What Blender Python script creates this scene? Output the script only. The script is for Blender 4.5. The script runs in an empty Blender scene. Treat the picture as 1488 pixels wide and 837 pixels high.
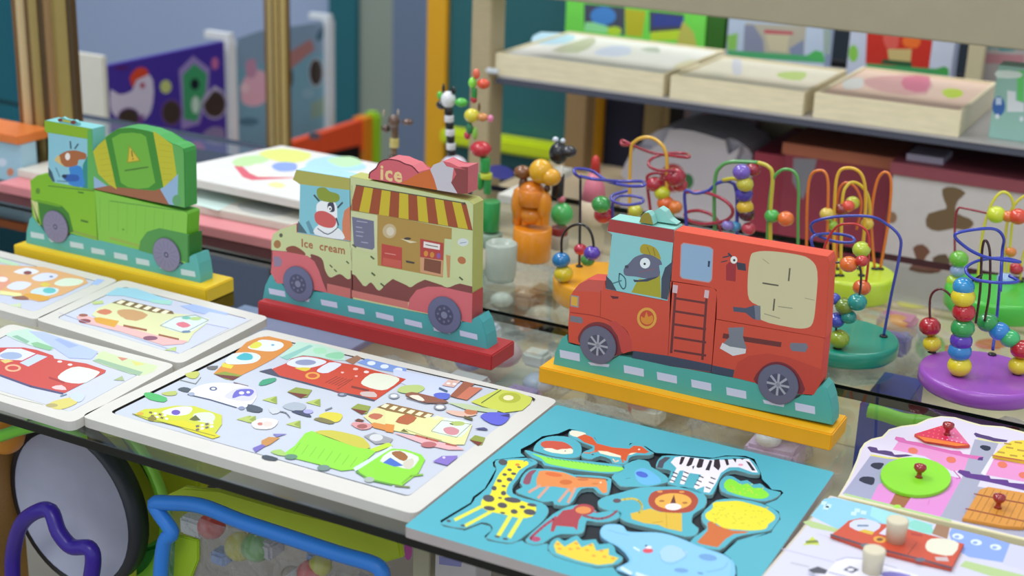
import bpy, bmesh, math, random
from mathutils import Vector, Matrix
from mathutils.geometry import tessellate_polygon
random.seed(7)
C = bpy.context.scene.collection
sc = bpy.context.scene

# ---------------------------------------------------------------- camera, world, lights, exposure
W, H, F = 1488, 837, 2124.7
CAM = Vector((0, 0, 0.56))
AX = Vector((0.8816, 0.4707, 0.0347)); AD = Vector((-0.4330, 0.8392, -0.3284))
PITCH, ROLL, YAW = 0.33461, 0.03678, math.radians(27.3)
def _axes():
    f = Vector((0, math.cos(PITCH), -math.sin(PITCH))); x = Vector((1, 0, 0)); u = x.cross(f)
    x2 = x*math.cos(ROLL)+u*math.sin(ROLL); u2 = -x*math.sin(ROLL)+u*math.cos(ROLL)
    R = Matrix.Rotation(YAW, 3, 'Z')
    return R@x2, R@u2, R@f
AX, AU, AD = _axes()
cd = bpy.data.cameras.new('camera'); cam = bpy.data.objects.new('camera', cd); C.objects.link(cam)
cam.matrix_world = Matrix(((AX.x, AU.x, -AD.x, CAM.x), (AX.y, AU.y, -AD.y, CAM.y), (AX.z, AU.z, -AD.z, CAM.z), (0, 0, 0, 1)))
cd.sensor_width = 36; cd.lens = F/W*36; cd.clip_start = .02; cd.clip_end = 60
cd.dof.use_dof = True; cd.dof.focus_distance = 1.37; cd.dof.aperture_fstop = 5.0
sc.camera = cam

wd = bpy.data.worlds.new('world'); sc.world = wd; wd.use_nodes = True
bg = wd.node_tree.nodes['Background']; bg.inputs[0].default_value = (.86, .93, 1, 1); bg.inputs[1].default_value = 0.78
def area(name, loc, target, sx, sy, power, col=(1, 1, 1)):
    l = bpy.data.lights.new(name, 'AREA'); l.shape = 'RECTANGLE'; l.size = sx; l.size_y = sy; l.energy = power; l.color = col
    o = bpy.data.objects.new(name, l); C.objects.link(o); o.location = loc
    o.rotation_euler = (Vector(target)-Vector(loc)).to_track_quat('-Z', 'Y').to_euler(); return o
area('ceiling_or_fill_lamp', (-1.7, .9, 2.3), (-1.4, 1.2, 0), 1.2, .5, 27, (.96, .98, 1))
area('ceiling_or_fill_lamp', (.2, .6, 2.5), (-.3, 1.2, 0), 1.2, .6, 10, (1, .98, .95))
area('ceiling_or_fill_lamp', (-2.4, 2.6, 2.6), (-2.2, 2.7, 0), 1.2, .6, 26, (.92, .97, 1))
area('ceiling_or_fill_lamp', (-.2, -.9, 2.1), (-.8, 1.1, -.1), 1.2, .5, 13, (.98, .99, 1))  # fill added behind the camera to brighten truck fronts and under-shelf items
area('ceiling_or_fill_lamp', (-.5, 2.75, 1.8), (-.6, 2.15, .15), 1.2, .4, 12, (1, .97, .92))  # extra light added over the rack to brighten the wooden boxes
sc.view_settings.view_transform = 'Standard'; sc.view_settings.look = 'None'
sc.view_settings.exposure = 0.0; sc.view_settings.gamma = 1; sc.view_settings.use_curve_mapping = False

# ---------------------------------------------------------------- geometry of the view: pixel of the photo -> point on a real plane
def ray(a, b): return AX*((a-W/2)/F) - AU*((b-H/2)/F) + AD
def pz(a, b, z=0.0):
    d = ray(a, b); return CAM + d*((z-CAM.z)/d.z)
def py(a, b, y):
    d = ray(a, b); return CAM + d*(y/d.y)
def pxx(a, b, x):
    d = ray(a, b); return CAM + d*(x/d.x)
def crop(ox, oy, s): return lambda x, y: (ox+x/s, oy+y/s)
PX = crop(0, 0, 1)

# ---------------------------------------------------------------- materials
def lin(h):
    h = h.lstrip('#'); h = h if len(h) == 6 else ''.join(ch*2 for ch in h); v = [int(h[i:i+2], 16)/255 for i in (0, 2, 4)]
    return tuple((c/12.92 if c <= .04045 else ((c+.055)/1.055)**2.4) for c in v)
_M = {}
def paint(h, rough=.45, noise=.05, scale=60, bump=.0, metal=0, spec=.5, coat=0, wood=0, alpha=1):
    k = (h, rough, noise, scale, bump, metal, coat, wood, alpha, spec)
    if k in _M: return _M[k]
    m = bpy.data.materials.new('paint_'+h.strip('#')); m.use_nodes = True; nt = m.node_tree; b = nt.nodes['Principled BSDF']
    c = lin(h); tc = nt.nodes.new('ShaderNodeTexCoord'); mp = nt.nodes.new('ShaderNodeMapping'); nz = nt.nodes.new('ShaderNodeTexNoise')
    mp.inputs['Scale'].default_value = (1, 6, 6) if wood else (1, 1, 1)
    nz.inputs['Scale'].default_value = scale; nz.inputs['Detail'].default_value = 3
    mx = nt.nodes.new('ShaderNodeMix'); mx.data_type = 'RGBA'
    a = noise if not wood else .16
    mx.inputs[6].default_value = (c[0]*(1-a), c[1]*(1-a*1.1), c[2]*(1-a*1.3), 1); mx.inputs[7].default_value = (min(1, c[0]*(1+a)), min(1, c[1]*(1+a)), min(1, c[2]*(1+a)), 1)
    nt.links.new(tc.outputs['Object'], mp.inputs[0]); nt.links.new(mp.outputs[0], nz.inputs['Vector'])
    nt.links.new(nz.outputs['Fac'], mx.inputs[0]); nt.links.new(mx.outputs[2], b.inputs['Base Color'])
    b.inputs['Roughness'].default_value = rough; b.inputs['Metallic'].default_value = metal; b.inputs['Coat Weight'].default_value = coat
    b.inputs['Specular IOR Level'].default_value = spec; b.inputs['Alpha'].default_value = alpha
    if bump:
        bp = nt.nodes.new('ShaderNodeBump'); bp.inputs['Strength'].default_value = bump; bp.inputs['Distance'].default_value = .002
        nt.links.new(nz.outputs['Fac'], bp.inputs['Height']); nt.links.new(bp.outputs[0], b.inputs['Normal'])
    _M[k] = m; return m
def make_print(rough):
    m = bpy.data.materials.new('printed_ink'); m.use_nodes = True; nt = m.node_tree; b = nt.nodes['Principled BSDF']
    a = nt.nodes.new('ShaderNodeVertexColor'); a.layer_name = 'ink'; nt.links.new(a.outputs[0], b.inputs['Base Color'])
    b.inputs['Roughness'].default_value = rough; return m
INK = make_print(.42)
def make_glass(tint, gloss=1.0, rough=.015, body=1.0):
    m = bpy.data.materials.new('clear_glass'); m.use_nodes = True; nt = m.node_tree; nt.nodes.clear()
    o = nt.nodes.new('ShaderNodeOutputMaterial'); t = nt.nodes.new('ShaderNodeBsdfTransparent'); g = nt.nodes.new('ShaderNodeBsdfGlossy')
    fr = nt.nodes.new('ShaderNodeFresnel'); fr.inputs[0].default_value = 1.5; mx = nt.nodes.new('ShaderNodeMixShader')
    t.inputs[0].default_value = (*tint, 1); g.inputs['Roughness'].default_value = rough; g.inputs[0].default_value = (gloss, gloss, gloss, 1)
    ge = nt.nodes.new('ShaderNodeNewGeometry'); inv = nt.nodes.new('ShaderNodeMath'); inv.operation = 'SUBTRACT'; inv.inputs[0].default_value = 1; mu = nt.nodes.new('ShaderNodeMath'); mu.operation = 'MULTIPLY'
    nt.links.new(ge.outputs['Backfacing'], inv.inputs[1]); nt.links.new(inv.outputs[0], mu.inputs[0]); nt.links.new(fr.outputs[0], mu.inputs[1]); nt.links.new(mu.outputs[0], mx.inputs[0]); nt.links.new(t.outputs[0], mx.inputs[1]); nt.links.new(g.outputs[0], mx.inputs[2]); nt.links.new(mx.outputs[0], o.inputs[0]); return m
GLASS = make_glass((.93, .97, .95))
def make_film():
    m = bpy.data.materials.new('clear_film'); m.use_nodes = True; nt = m.node_tree; nt.nodes.clear()
    o = nt.nodes.new('ShaderNodeOutputMaterial'); t = nt.nodes.new('ShaderNodeBsdfTransparent'); g = nt.nodes.new('ShaderNodeBsdfPrincipled')
    g.inputs['Base Color'].default_value = (.8, .82, .84, 1); g.inputs['Roughness'].default_value = .12; t.inputs[0].default_value = (.95, .96, .97, 1)
    lw = nt.nodes.new('ShaderNodeLayerWeight'); lw.inputs[0].default_value = .35; mr = nt.nodes.new('ShaderNodeMapRange'); mr.inputs[3].default_value = .05; mr.inputs[4].default_value = .5
    nz = nt.nodes.new('ShaderNodeTexNoise'); nz.inputs['Scale'].default_value = 26; nz.inputs['Detail'].default_value = 4; tc = nt.nodes.new('ShaderNodeTexCoord')
    bp = nt.nodes.new('ShaderNodeBump'); bp.inputs['Strength'].default_value = 1; bp.inputs['Distance'].default_value = .02
    nt.links.new(tc.outputs['Object'], nz.inputs['Vector']); nt.links.new(nz.outputs['Fac'], bp.inputs['Height']); nt.links.new(bp.outputs[0], g.inputs['Normal']); nt.links.new(bp.outputs[0], lw.inputs['Normal'])
    mx = nt.nodes.new('ShaderNodeMixShader'); nt.links.new(lw.outputs['Facing'], mr.inputs[0]); nt.links.new(mr.outputs[0], mx.inputs[0])
    nt.links.new(t.outputs[0], mx.inputs[1]); nt.links.new(g.outputs[0], mx.inputs[2]); nt.links.new(mx.outputs[0], o.inputs[0]); return m
FILM = make_film()

# ---------------------------------------------------------------- object helpers
def rootloc(o):
    while o.parent: o = o.parent
    return o.location.copy()
def tag(o, label=None, cat=None, group=None, kind=None):
    if label: o['label'] = label
    if cat: o['category'] = cat
    if group: o['group'] = group
    if kind: o['kind'] = kind
    return o
def thing(name, loc, label, cat, group=None):
    o = bpy.data.objects.new(name, None); C.objects.link(o); o.location = Vector(loc); o.empty_display_size = .02
    return tag(o, label, cat, group)
def link(name, me, mats, parent):
    o = bpy.data.objects.new(name, me); C.objects.link(o)
    for m in (mats if isinstance(mats, (list, tuple)) else [mats]): me.materials.append(m)
    if parent: o.parent = parent
    return o
def from_bm(name, bm, mats, parent=None, smooth=False, fixn=True):
    if fixn: bmesh.ops.recalc_face_normals(bm, faces=bm.faces)
    vs = [v.co for v in bm.verts]
    if parent: off = rootloc(parent)
    else: off = Vector(((min(v.x for v in vs)+max(v.x for v in vs))/2, (min(v.y for v in vs)+max(v.y for v in vs))/2, min(v.z for v in vs)))
    bmesh.ops.translate(bm, verts=bm.verts, vec=-off)
    if smooth:
        for f in bm.faces: f.smooth = True
    me = bpy.data.meshes.new(name); bm.to_mesh(me); bm.free()
    o = link(name, me, mats, parent)
    if not parent: o.location = off
    return o
def cr(pts, n=4, closed=True):
    P = [Vector(p) for p in pts]; N = len(P); out = []
    for i in range(N if closed else N-1):
        if closed: a, b, c, d = P[i-1], P[i], P[(i+1) % N], P[(i+2) % N]
        else: a, b, c, d = P[max(0, i-1)], P[i], P[i+1], P[min(N-1, i+2)]
        for k in range(n):
            t = k/n; out.append(.5*((2*b)+(c-a)*t+(2*a-5*b+4*c-d)*t*t+(3*b-a-3*c+d)*t**3))
    if not closed: out.append(P[-1])
    return out
def add_prism(bm, pts, ext, bevel=0, mi=0, mi_front=None):
    ext = Vector(ext); a = [bm.verts.new(p) for p in pts]; b = [bm.verts.new(Vector(p)+ext) for p in pts]; n = len(a)
    fs = [bm.faces.new(a), bm.faces.new(b[::-1])]
    for i in range(n): fs.append(bm.faces.new((a[(i+1) % n], a[i], b[i], b[(i+1) % n])))
    for f in fs: f.material_index = mi
    if mi_front is not None: fs[0].material_index = mi_front
    if bevel:
        es = [e for e in fs[0].edges]+[e for e in fs[1].edges]
        if n < 9: es += [e for f in fs[2:] for e in f.edges if e not in es]
        bmesh.ops.bevel(bm, geom=list(set(es)), offset=bevel, segments=2, affect='EDGES', clamp_overlap=True)
def prism(name, pts, ext, mats, parent=None, bevel=0, mi_front=None):
    bm = bmesh.new(); add_prism(bm, pts, ext, bevel, 0, mi_front); return from_bm(name, bm, mats, parent)
def add_box(bm, x0, x1, y0, y1, z0, z1, bevel=0, mi=0):
    add_prism(bm, [(x0, y0, z0), (x1, y0, z0), (x1, y1, z0), (x0, y1, z0)], (0, 0, z1-z0), bevel, mi)
def box(name, x0, x1, y0, y1, z0, z1, m, parent=None, bevel=.0008):
    bm = bmesh.new(); add_box(bm, x0, x1, y0, y1, z0, z1, bevel); return from_bm(name, bm, m, parent)
def add_tube(bm, pts, r, seg=8, closed=False, cap=True):
    P = [Vector(p) for p in pts]; n = len(P); rings = []; up = None
    for i in range(n):
        if closed: t = P[(i+1) % n]-P[i-1]
        else: t = P[min(n-1, i+1)]-P[max(0, i-1)]
        t.normalize()
        if up is None: up = t.orthogonal().normalized()
        up = (up-t*up.dot(t)); up = up.normalized() if up.length > 1e-6 else t.orthogonal().normalized()
        s = t.cross(up); rr = r(i/(n-1)) if callable(r) else r
        rings.append([bm.verts.new(P[i]+(up*math.cos(a)+s*math.sin(a))*rr) for a in [2*math.pi*k/seg for k in range(seg)]])
    for i in range(n if closed else n-1):
        A, B = rings[i], rings[(i+1) % n]
        for k in range(seg): bm.faces.new((A[k], A[(k+1) % seg], B[(k+1) % seg], B[k])).smooth = True
    if not closed and cap: bm.faces.new(rings[0][::-1]); bm.faces.new(rings[-1])
def tube(name, pts, r, m, parent=None, seg=8, n=5, closed=False, smooth=True):
    bm = bmesh.new(); add_tube(bm, cr(pts, n, closed) if n > 1 else pts, r, seg, closed); return from_bm(name, bm, m, parent)
def add_lathe(bm, prof, c, seg=24, axis='Z', cap=True, sx=1, sy=1, mi=0):
    c = Vector(c); rings = []
    for r, z in prof:
        ring = []
        for k in range(seg):
            a = 2*math.pi*k/seg; x, y = r*math.cos(a)*sx, r*math.sin(a)*sy
            ring.append(bm.verts.new(c+(Vector((x, y, z)) if axis == 'Z' else Vector((x, z, y)) if axis == 'Y' else Vector((z, x, y)))))
        rings.append(ring)
    fs = []
    for A, B in zip(rings, rings[1:]):
        for k in range(seg): f = bm.faces.new((A[k], A[(k+1) % seg], B[(k+1) % seg], B[k])); f.smooth = True; fs.append(f)
    if cap: fs.append(bm.faces.new(rings[0][::-1])); fs.append(bm.faces.new(rings[-1]))
    for f in fs: f.material_index = mi
def lathe(name, prof, c, m, parent=None, seg=24, axis='Z', sx=1, sy=1):
    bm = bmesh.new(); add_lathe(bm, prof, c, seg, axis, True, sx, sy); return from_bm(name, bm, m, parent)
def disc_prof(r, h, b=.002):
    return [(r-b, 0), (r, b), (r, h-b), (r-b*.3, h-b*.3), (r-b, h)]
def add_ball(bm, c, r, sz=1.0, seg=14, rings=9, sx=1, sy=1, mi=0):
    p = [(max(1e-5, r*math.sin(math.pi*i/rings)), -r*sz*math.cos(math.pi*i/rings)) for i in range(rings+1)]
    add_lathe(bm, p, c, seg, 'Z', False, sx, sy, mi)
def ball(name, c, r, m, parent=None, sz=1.0, sx=1, sy=1, seg=14):
    bm = bmesh.new(); add_ball(bm, c, r, sz, seg, 9, sx, sy); return from_bm(name, bm, m, parent)
_bead = {}
def bead(c, r, colour, parent, sz=.95, name='bead'):
    if colour not in _bead:
        bm = bmesh.new(); add_lathe(bm, [(.22, -.93)]+[(math.sin(math.pi*i/10), -math.cos(math.pi*i/10)) for i in range(1, 10)]+[(.22, .93)], (0, 0, 0), 16)
        me = bpy.data.meshes.new('bead'); bm.to_mesh(me); bm.free(); me.materials.append(paint(colour, .18, .02, coat=.6)); _bead[colour] = me
    o = bpy.data.objects.new(name, _bead[colour]); C.objects.link(o); o.parent = parent; o.location = Vector(c)-rootloc(parent); o.scale = (r, r, r*sz); return o

class Art:
    """Flat print: coloured shapes laid on one real plane, given by points read off the photo."""
    def __init__(self, fn, nrm, step=5e-6, base=3e-5): self.fn = fn; self.n = Vector(nrm); self.k = 0; self.step = step; self.base = base; self.F = []
    def _add(self, pts, col):
        o = self.n*(self.base+self.step*self.k); self.k += 1; self.F.append(([p+o for p in pts], lin(col))); return self
    def poly(self, c, pts, col, sm=0):
        if sm: pts = [tuple(v) for v in cr(pts, sm)]
        return self._add([self.fn(*c(*p)) for p in pts], col)
    def ell(self, c, x, y, rx, ry, col, rot=0, n=18):
        r = math.radians(rot); q = []
        for i in range(n):
            a = 2*math.pi*i/n; u, v = rx*math.cos(a), ry*math.sin(a); q.append((x+u*math.cos(r)-v*math.sin(r), y+u*math.sin(r)+v*math.cos(r)))
        return self.poly(c, q, col)
    def line(self, c, pts, w, col, sm=0, closed=False):
        P = cr(pts, sm, closed) if sm else [Vector(p) for p in pts]
        if closed: P = list(P)+[P[0]]
        if len(P[0]) > 2: P = [p.xy for p in P]
        for a, b in zip(P, P[1:]):
            d = (b-a)
            if d.length < 1e-6: continue
            d.normalize(); n = Vector((-d.y, d.x))*w/2; e = d*w*.15
            self._add([self.fn(*c(*q)) for q in (a+n-e, b+n+e, b-n+e, a-n-e)], col); self.k -= 1
        self.k += 1; return self
    def circ(self, ctr, r, col, ex, ey, n=24, a0=0, a1=2*math.pi):
        ex, ey = Vector(ex), Vector(ey); m = n if a1-a0 > 6.28 else n+1
        return self._add([ctr+ex*(r*math.cos(a0+(a1-a0)*i/n))+ey*(r*math.sin(a0+(a1-a0)*i/n)) for i in range(m)], col)
    def text(self, s, o, ex, ey, size, col, shear=0, bold=0, space=1):
        cu = bpy.data.curves.new('t', 'FONT'); cu.body = s; cu.size = size; cu.shear = shear; cu.resolution_u = 2; cu.offset = bold; cu.space_character = space
        ob = bpy.data.objects.new('t', cu); C.objects.link(ob)
        me = bpy.data.meshes.new_from_object(ob.evaluated_get(bpy.context.evaluated_depsgraph_get()))
        ex, ey = Vector(ex), Vector(ey); k = self.k
        for p in me.polygons:
            self.k = k; self._add([o+ex*me.vertices[i].co.x+ey*me.vertices[i].co.y for i in p.vertices], col)
        bpy.data.objects.remove(ob); bpy.data.curves.remove(cu); bpy.data.meshes.remove(me); return self
    def build(self, parent, name='print'):
        off = rootloc(parent) if parent else Vector()
        V, Fc, cols = [], [], []
        for pts, c in self.F:
            nn = Vector((0, 0, 0))
            for i in range(len(pts)): nn += (pts[i]-pts[0]).cross(pts[(i+1) % len(pts)]-pts[0])
            if nn.dot(self.n) < 0: pts = pts[::-1]
            i0 = len(V); V += [p-off for p in pts]; Fc.append(tuple(range(i0, i0+len(pts)))); cols += [c]*len(pts)
        me = bpy.data.meshes.new(name); me.from_pydata(V, [], Fc)
        ca = me.color_attributes.new('ink', 'FLOAT_COLOR', 'CORNER')
        ca.data.foreach_set('color', [x for c in cols for x in (*c, 1)])
        return link(name, me, INK, parent)
def rounded(corners, r, n=4):
    out = []; N = len(corners); V = [Vector(c) for c in corners]
    for i in range(N):
        p, a, b = V[i], (V[i-1]-V[i]).normalized(), (V[(i+1) % N]-V[i]).normalized()
        s, e = p+a*r, p+b*r
        for k in range(n+1):
            t = k/n; out.append((1-t)**2*s+2*t*(1-t)*p+t*t*e)
    return out
def add_plate_hole(bm, outer, hole, z0, z1, zf, mi_floor=1, mi_top=0):
    """board with a recess: top face with a hole, recess walls and floor"""
    o = [Vector(p) for p in outer]; h = [Vector(p) for p in hole]
    T = tessellate_polygon([[Vector((p.x, p.y, 0)) for p in o], [Vector((p.x, p.y, 0)) for p in h]])
    A = [bm.verts.new((p.x, p.y, z1)) for p in o]; Hh = [bm.verts.new((p.x, p.y, z1)) for p in h]; al = A+Hh
    for t in T:
        try: bm.faces.new([al[i] for i in t]).material_index = mi_top
        except ValueError: pass
    B = [bm.verts.new((p.x, p.y, z0)) for p in o]; G = [bm.verts.new((p.x, p.y, zf)) for p in h]; n = len(o); m = len(h)
    for i in range(n): bm.faces.new((A[i], A[(i+1) % n], B[(i+1) % n], B[i])).material_index = 0
    for i in range(m): bm.faces.new((Hh[i], Hh[(i+1) % m], G[(i+1) % m], G[i])).material_index = mi_floor
    bm.faces.new(B); bm.faces.new(G).material_index = mi_floor
# ---------------------------------------------------------------- glass display shelves (edge of ground dark green glass)
EDGE = paint('#0b120f', .25, .1)
def glass_shelf(label, x0, x1, y0, y1, z0, z1):
    g = thing('glass_shelf', ((x0+x1)/2, (y0+y1)/2, z0), label, 'shelf')
    bm = bmesh.new(); add_box(bm, x0, x1, y0+.0015, y1-.0015, z0, z1)
    from_bm('glass_pane', bm, GLASS, g)
    box('ground_edge', x0, x1, y0, y0+.0015, z0, z1, EDGE, g, 0); box('ground_edge', x0, x1, y1-.0015, y1, z0, z1, EDGE, g, 0)
    return g
glass_shelf('front clear glass shelf with dark edge carrying the flat puzzles and block trucks', -1.9, .35, .865, 1.345, -.008, 0)
glass_shelf('rear clear glass shelf with dark edge carrying the bead mazes', -2.1, .6, 1.353, 1.82, -.008, 0)

# ---------------------------------------------------------------- the three upright block puzzle trucks
YF, TK = 1.209, .0215
PF = lambda a, b: py(a, b, YF)
TEAL, ROADC, DASH = '#53b0ab', '#4fa9a3', '#c9d0ea'
def pts(c, P, fn=PF): return [fn(*c(*p)) for p in P]
def block(name, c, P, side, parent, label=None, t=TK, bevel=.0007, sm=0, y=None):
    q = [tuple(v) for v in cr(P, sm)] if sm else P
    o = prism(name, pts(c, q), (0, t, 0), paint(side, .5), parent, bevel)
    if label: o['label'] = label
    return o
def art(): return Art(PF, (0, -1, 0), base=8e-5)
EX, EZ = Vector((1, 0, 0)), Vector((0, 0, 1))
def wheel(c, x, y, parent, style, r=.0192, tyre='#5d5b70'):
    ctr = PF(*c(x, y)); w = lathe('wheel', [(r, .0), (r, .0012), (r-.0008, .002)], ctr-Vector((0, .002, 0)), paint(tyre, .5), parent, 32, 'Y')
    a = Art(PF, (0, -1, 0)); c0 = ctr-Vector((0, .0021, 0))
    if style == 'fire':
        a.circ(c0, r*.98, '#66647a', EX, EZ); a.circ(c0, r*.55, '#4b4a60', EX, EZ)
        for k in range(8):
            t = math.pi*k/4; d = Vector((math.cos(t), 0, math.sin(t))); n = Vector((-math.sin(t), 0, math.cos(t)))*r*.05
            a._add([c0+n, c0+d*r*.55+n*1.2, c0+d*r*.55-n*1.2, c0-n], '#a8a6b2'); a.k -= 1
        a.k += 1; a.circ(c0, r*.1, '#8d8b98', EX, EZ)
    elif style == 'ice':
        a.circ(c0, r*.98, '#66698a', EX, EZ); a.circ(c0, r*.56, '#474a66', EX, EZ)
        for k in range(8):
            t = math.pi*k/4; a.circ(c0+Vector((math.cos(t), 0, math.sin(t)))*r*.38, r*.07, '#6d7090', EX, EZ, 8); a.k -= 1
        a.k += 1; a.circ(c0, r*.19, '#7e819c', EX, EZ)
    else:
        a.circ(c0, r*.98, '#837e9a', EX, EZ); a.circ(c0, r*.17, '#4c4a63', EX, EZ)
        for k in range(14):
            t = 2*math.pi*k/14; d = Vector((math.cos(t), 0, math.sin(t))); n = Vector((-math.sin(t), 0, math.cos(t)))*r*.02
            a._add([c0+d*r*.35+n, c0+d*r*.85+n, c0+d*r*.85-n, c0+d*r*.35-n], '#77728e'); a.k -= 1
        a.k += 1; a.circ(c0, r*.08, '#8c88a3', EX, EZ)
    a.build(w); return w
def base(x0, x1, col, parent):
    box('base', x0, x1, 1.196, 1.245, 0, .0168, paint(col, .5), parent, .0012)

# --- red fire truck
F0 = crop(770, 290, 2.202); A3 = crop(780, 290, 3.4875); A4 = crop(980, 310, 3.219)
ft = thing('fire_truck', (-.437, 1.22, 0), 'red wooden fire truck block puzzle on a yellow base with a dog driver', 'toy truck', 'upright block puzzle trucks')
base(-.5845, -.2896, '#eeac10', ft)
RED, RS = '#cf4a35', '#d24a33'
rb = block('road_block', F0, [(72, 541), (80, 490), (100, 445), (118, 432), (122, 462), (165, 470), (190, 515), (235, 527), (285, 500), (330, 508), (650, 570), (735, 588), (750, 630), (800, 655), (850, 640), (870, 624), (905, 629), (918, 604), (936, 592), (950, 606), (962, 642), (968, 685), (968, 722)], '#4fa9a0', ft, 'teal road block with white dashes')
a = art()
for x, y in ((95, 480), (300, 529), (406, 551), (516, 575), (628, 600), (848, 649)):
    a.poly(F0, [(x, y), (x+64, y+13), (x+65, y+38), (x+2, y+25)], DASH); a.k -= 1
a.k += 1
a.poly(F0, [(185, 520), (255, 527), (252, 536), (195, 530)], DASH); a.poly(F0, [(745, 640), (815, 655), (812, 664), (750, 652)], DASH); a.build(rb)
cb = block('cab_block', A3, [(372, 98), (698, 152), (690, 235), (664, 513), (350, 452), (385, 176), (356, 160)], '#93cdc3', ft, 'cab block with a light teal roof and a windscreen print')
a = art()
a.poly(A3, [(372, 98), (698, 152), (690, 235), (664, 513), (350, 452), (385, 176), (356, 160)], '#8bc6c9')
a.poly(A3, [(370, 99), (697, 153), (692, 219), (357, 160)], '#a83a3a')
a.poly(A3, [(352, 385), (380, 415), (405, 462), (350, 451)], '#43485a').poly(A3, [(690, 312), (650, 345), (632, 400), (630, 500), (663, 508)], '#43485a')
a.poly(A3, [(505, 420), (520, 400), (570, 410), (625, 375), (630, 498), (480, 470)], '#a9a02a')
a.poly(A3, [(445, 345), (470, 320), (500, 290), (560, 275), (620, 300), (635, 330), (620, 335), (622, 385), (560, 400), (500, 390), (450, 385), (440, 365)], '#67687f', 3)
a.poly(A3, [(488, 405), (520, 408), (622, 388), (600, 400), (560, 415), (495, 418)], '#3f4356')
a.poly(A3, [(528, 270), (525, 240), (545, 225), (590, 238), (615, 262), (628, 305), (590, 285), (560, 278)], '#b09a2c', 3)
a.line(A3, [(560, 240), (575, 280)], 4, '#8a7520').line(A3, [(590, 245), (600, 285)], 4, '#8a7520')
a.ell(A3, 549, 322, 26, 27, '#e9eef0').ell(A3, 547, 326, 6, 6, '#333').ell(A3, 456, 340, 10, 8, '#3f4356').line(A3, [(520, 368), (600, 350)], 4, '#90606a', 3)
a.line(A3, [(422, 375), (448, 400), (450, 440), (436, 452), (418, 420), (418, 385)], 6, '#43767f', 4, True).line(A3, [(385, 425), (430, 410)], 6, '#43767f')
a.build(cb)
sir = prism('siren', pts(A3, [(518, 116), (528, 85), (545, 66), (566, 64), (582, 85), (592, 128)]), (0, TK*.45, 0), paint('#93cdc3', .5), ft, .0004)
Art(PF, (0, -1, 0)).poly(A3, [(520, 115), (529, 85), (545, 68), (566, 66), (580, 86), (590, 127)], '#96862f').build(sir)
prism('beacon_block', [p+Vector((0, .010, 0)) for p in pts(A3, [(560, 122), (575, 70), (600, 55), (630, 75), (650, 115), (690, 140)])], (0, TK*.5, 0), paint('#93cdc3', .5), ft, .0004)
bb = block('bonnet_block', A3, [(162, 722), (160, 640), (170, 490), (186, 462), (215, 428), (262, 406), (346, 412), (349, 456), (664, 517), (690, 410), (684, 412), (664, 788), (484, 765), (440, 780), (250, 745)], '#d04a3c', ft)
a = art()
a.poly(A3, [(162, 722), (160, 640), (170, 490), (186, 462), (215, 428), (262, 406), (346, 412), (349, 456), (664, 517), (690, 410), (684, 412), (664, 788), (484, 765), (440, 780), (250, 745)], RED)
a.poly(A3, [(186, 462), (215, 428), (262, 406), (345, 412), (330, 470)], '#c9544a')
a.line(A3, [(325, 460), (322, 590)], 4, '#a8332a').line(A3, [(170, 572), (320, 595), (440, 650), (470, 700)], 5, '#a02c2a', 3)
a.poly(A3, [(212, 720), (225, 665), (265, 630), (320, 620), (380, 645), (425, 700), (440, 770), (400, 790), (300, 790)], '#7c2c34', 3)
a.poly(A3, [(430, 775), (410, 690), (360, 620), (400, 615), (450, 660), (480, 710), (484, 764)], '#c4433c')
a.poly(A3, [(172, 483), (214, 490), (212, 548), (170, 540)], '#8c8f92').poly(A3, [(176, 489), (207, 495), (206, 541), (174, 534)], '#d9a53a')
a.poly(A3, [(170, 587), (228, 597), (235, 615), (228, 628), (168, 617)], '#76737f')
a.poly(A3, [(372, 487), (415, 492), (412, 502), (385, 503)], '#5f2430')
a.ell(A3, 558, 601, 50, 54, '#e0a242').ell(A3, 558, 601, 37, 41, '#c8452f').poly(A3, [(530, 590), (545, 600), (556, 568), (566, 595), (585, 585), (590, 615), (570, 632), (545, 630), (528, 612)], '#dc8a2c', 2)
a.build(bb)
lb = block('ladder_block', F0, [(450, 262), (590, 283), (598, 296), (582, 528), (578, 553), (448, 533), (326, 506), (332, 484), (444, 498)], '#b9382c', ft)
a = art(); a.poly(F0, [(450, 262), (590, 283), (598, 296), (582, 528), (578, 553), (448, 533), (326, 506), (332, 484), (444, 498)], RED)
a.poly(F0, [(332, 484), (444, 500), (582, 528), (579, 552), (448, 533), (326, 506)], '#3f4459')
a.line(F0, [(466, 296), (452, 490)], 8, '#6d2a2b').line(F0, [(565, 318), (552, 512)], 8, '#6d2a2b')
for u in range(5): a.line(F0, [(462, 315+u*44-u*2), (563, 331+u*44-u*2)], 7, '#6d2a2b'); a.k -= 1
a.k += 1; a.poly(F0, [(458, 272), (474, 275), (471, 300), (456, 297)], '#d6b6bd').poly(F0, [(560, 289), (574, 291), (571, 316), (557, 313)], '#d6b6bd'); a.build(lb)
rr = block('rear_block', F0, [(596, 384), (932, 441), (943, 445), (928, 590), (908, 625), (870, 622), (742, 588), (650, 569), (580, 554), (584, 528)], '#d4452f', ft)
a = art(); a.poly(F0, [(596, 384), (932, 441), (943, 445), (928, 590), (908, 625), (870, 622), (742, 588), (650, 569), (580, 554), (584, 528)], '#cf4a33')
a.poly(F0, [(584, 530), (655, 545), (650, 569), (580, 554)], '#3f4459')
a.poly(F0, [(650, 568), (665, 520), (700, 500), (760, 492), (830, 505), (938, 545), (930, 590), (908, 624), (860, 622)], '#c2402f')
a.poly(F0, [(725, 590), (735, 545), (775, 520), (820, 525), (860, 560), (872, 622)], '#7c2a33', 3)
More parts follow.
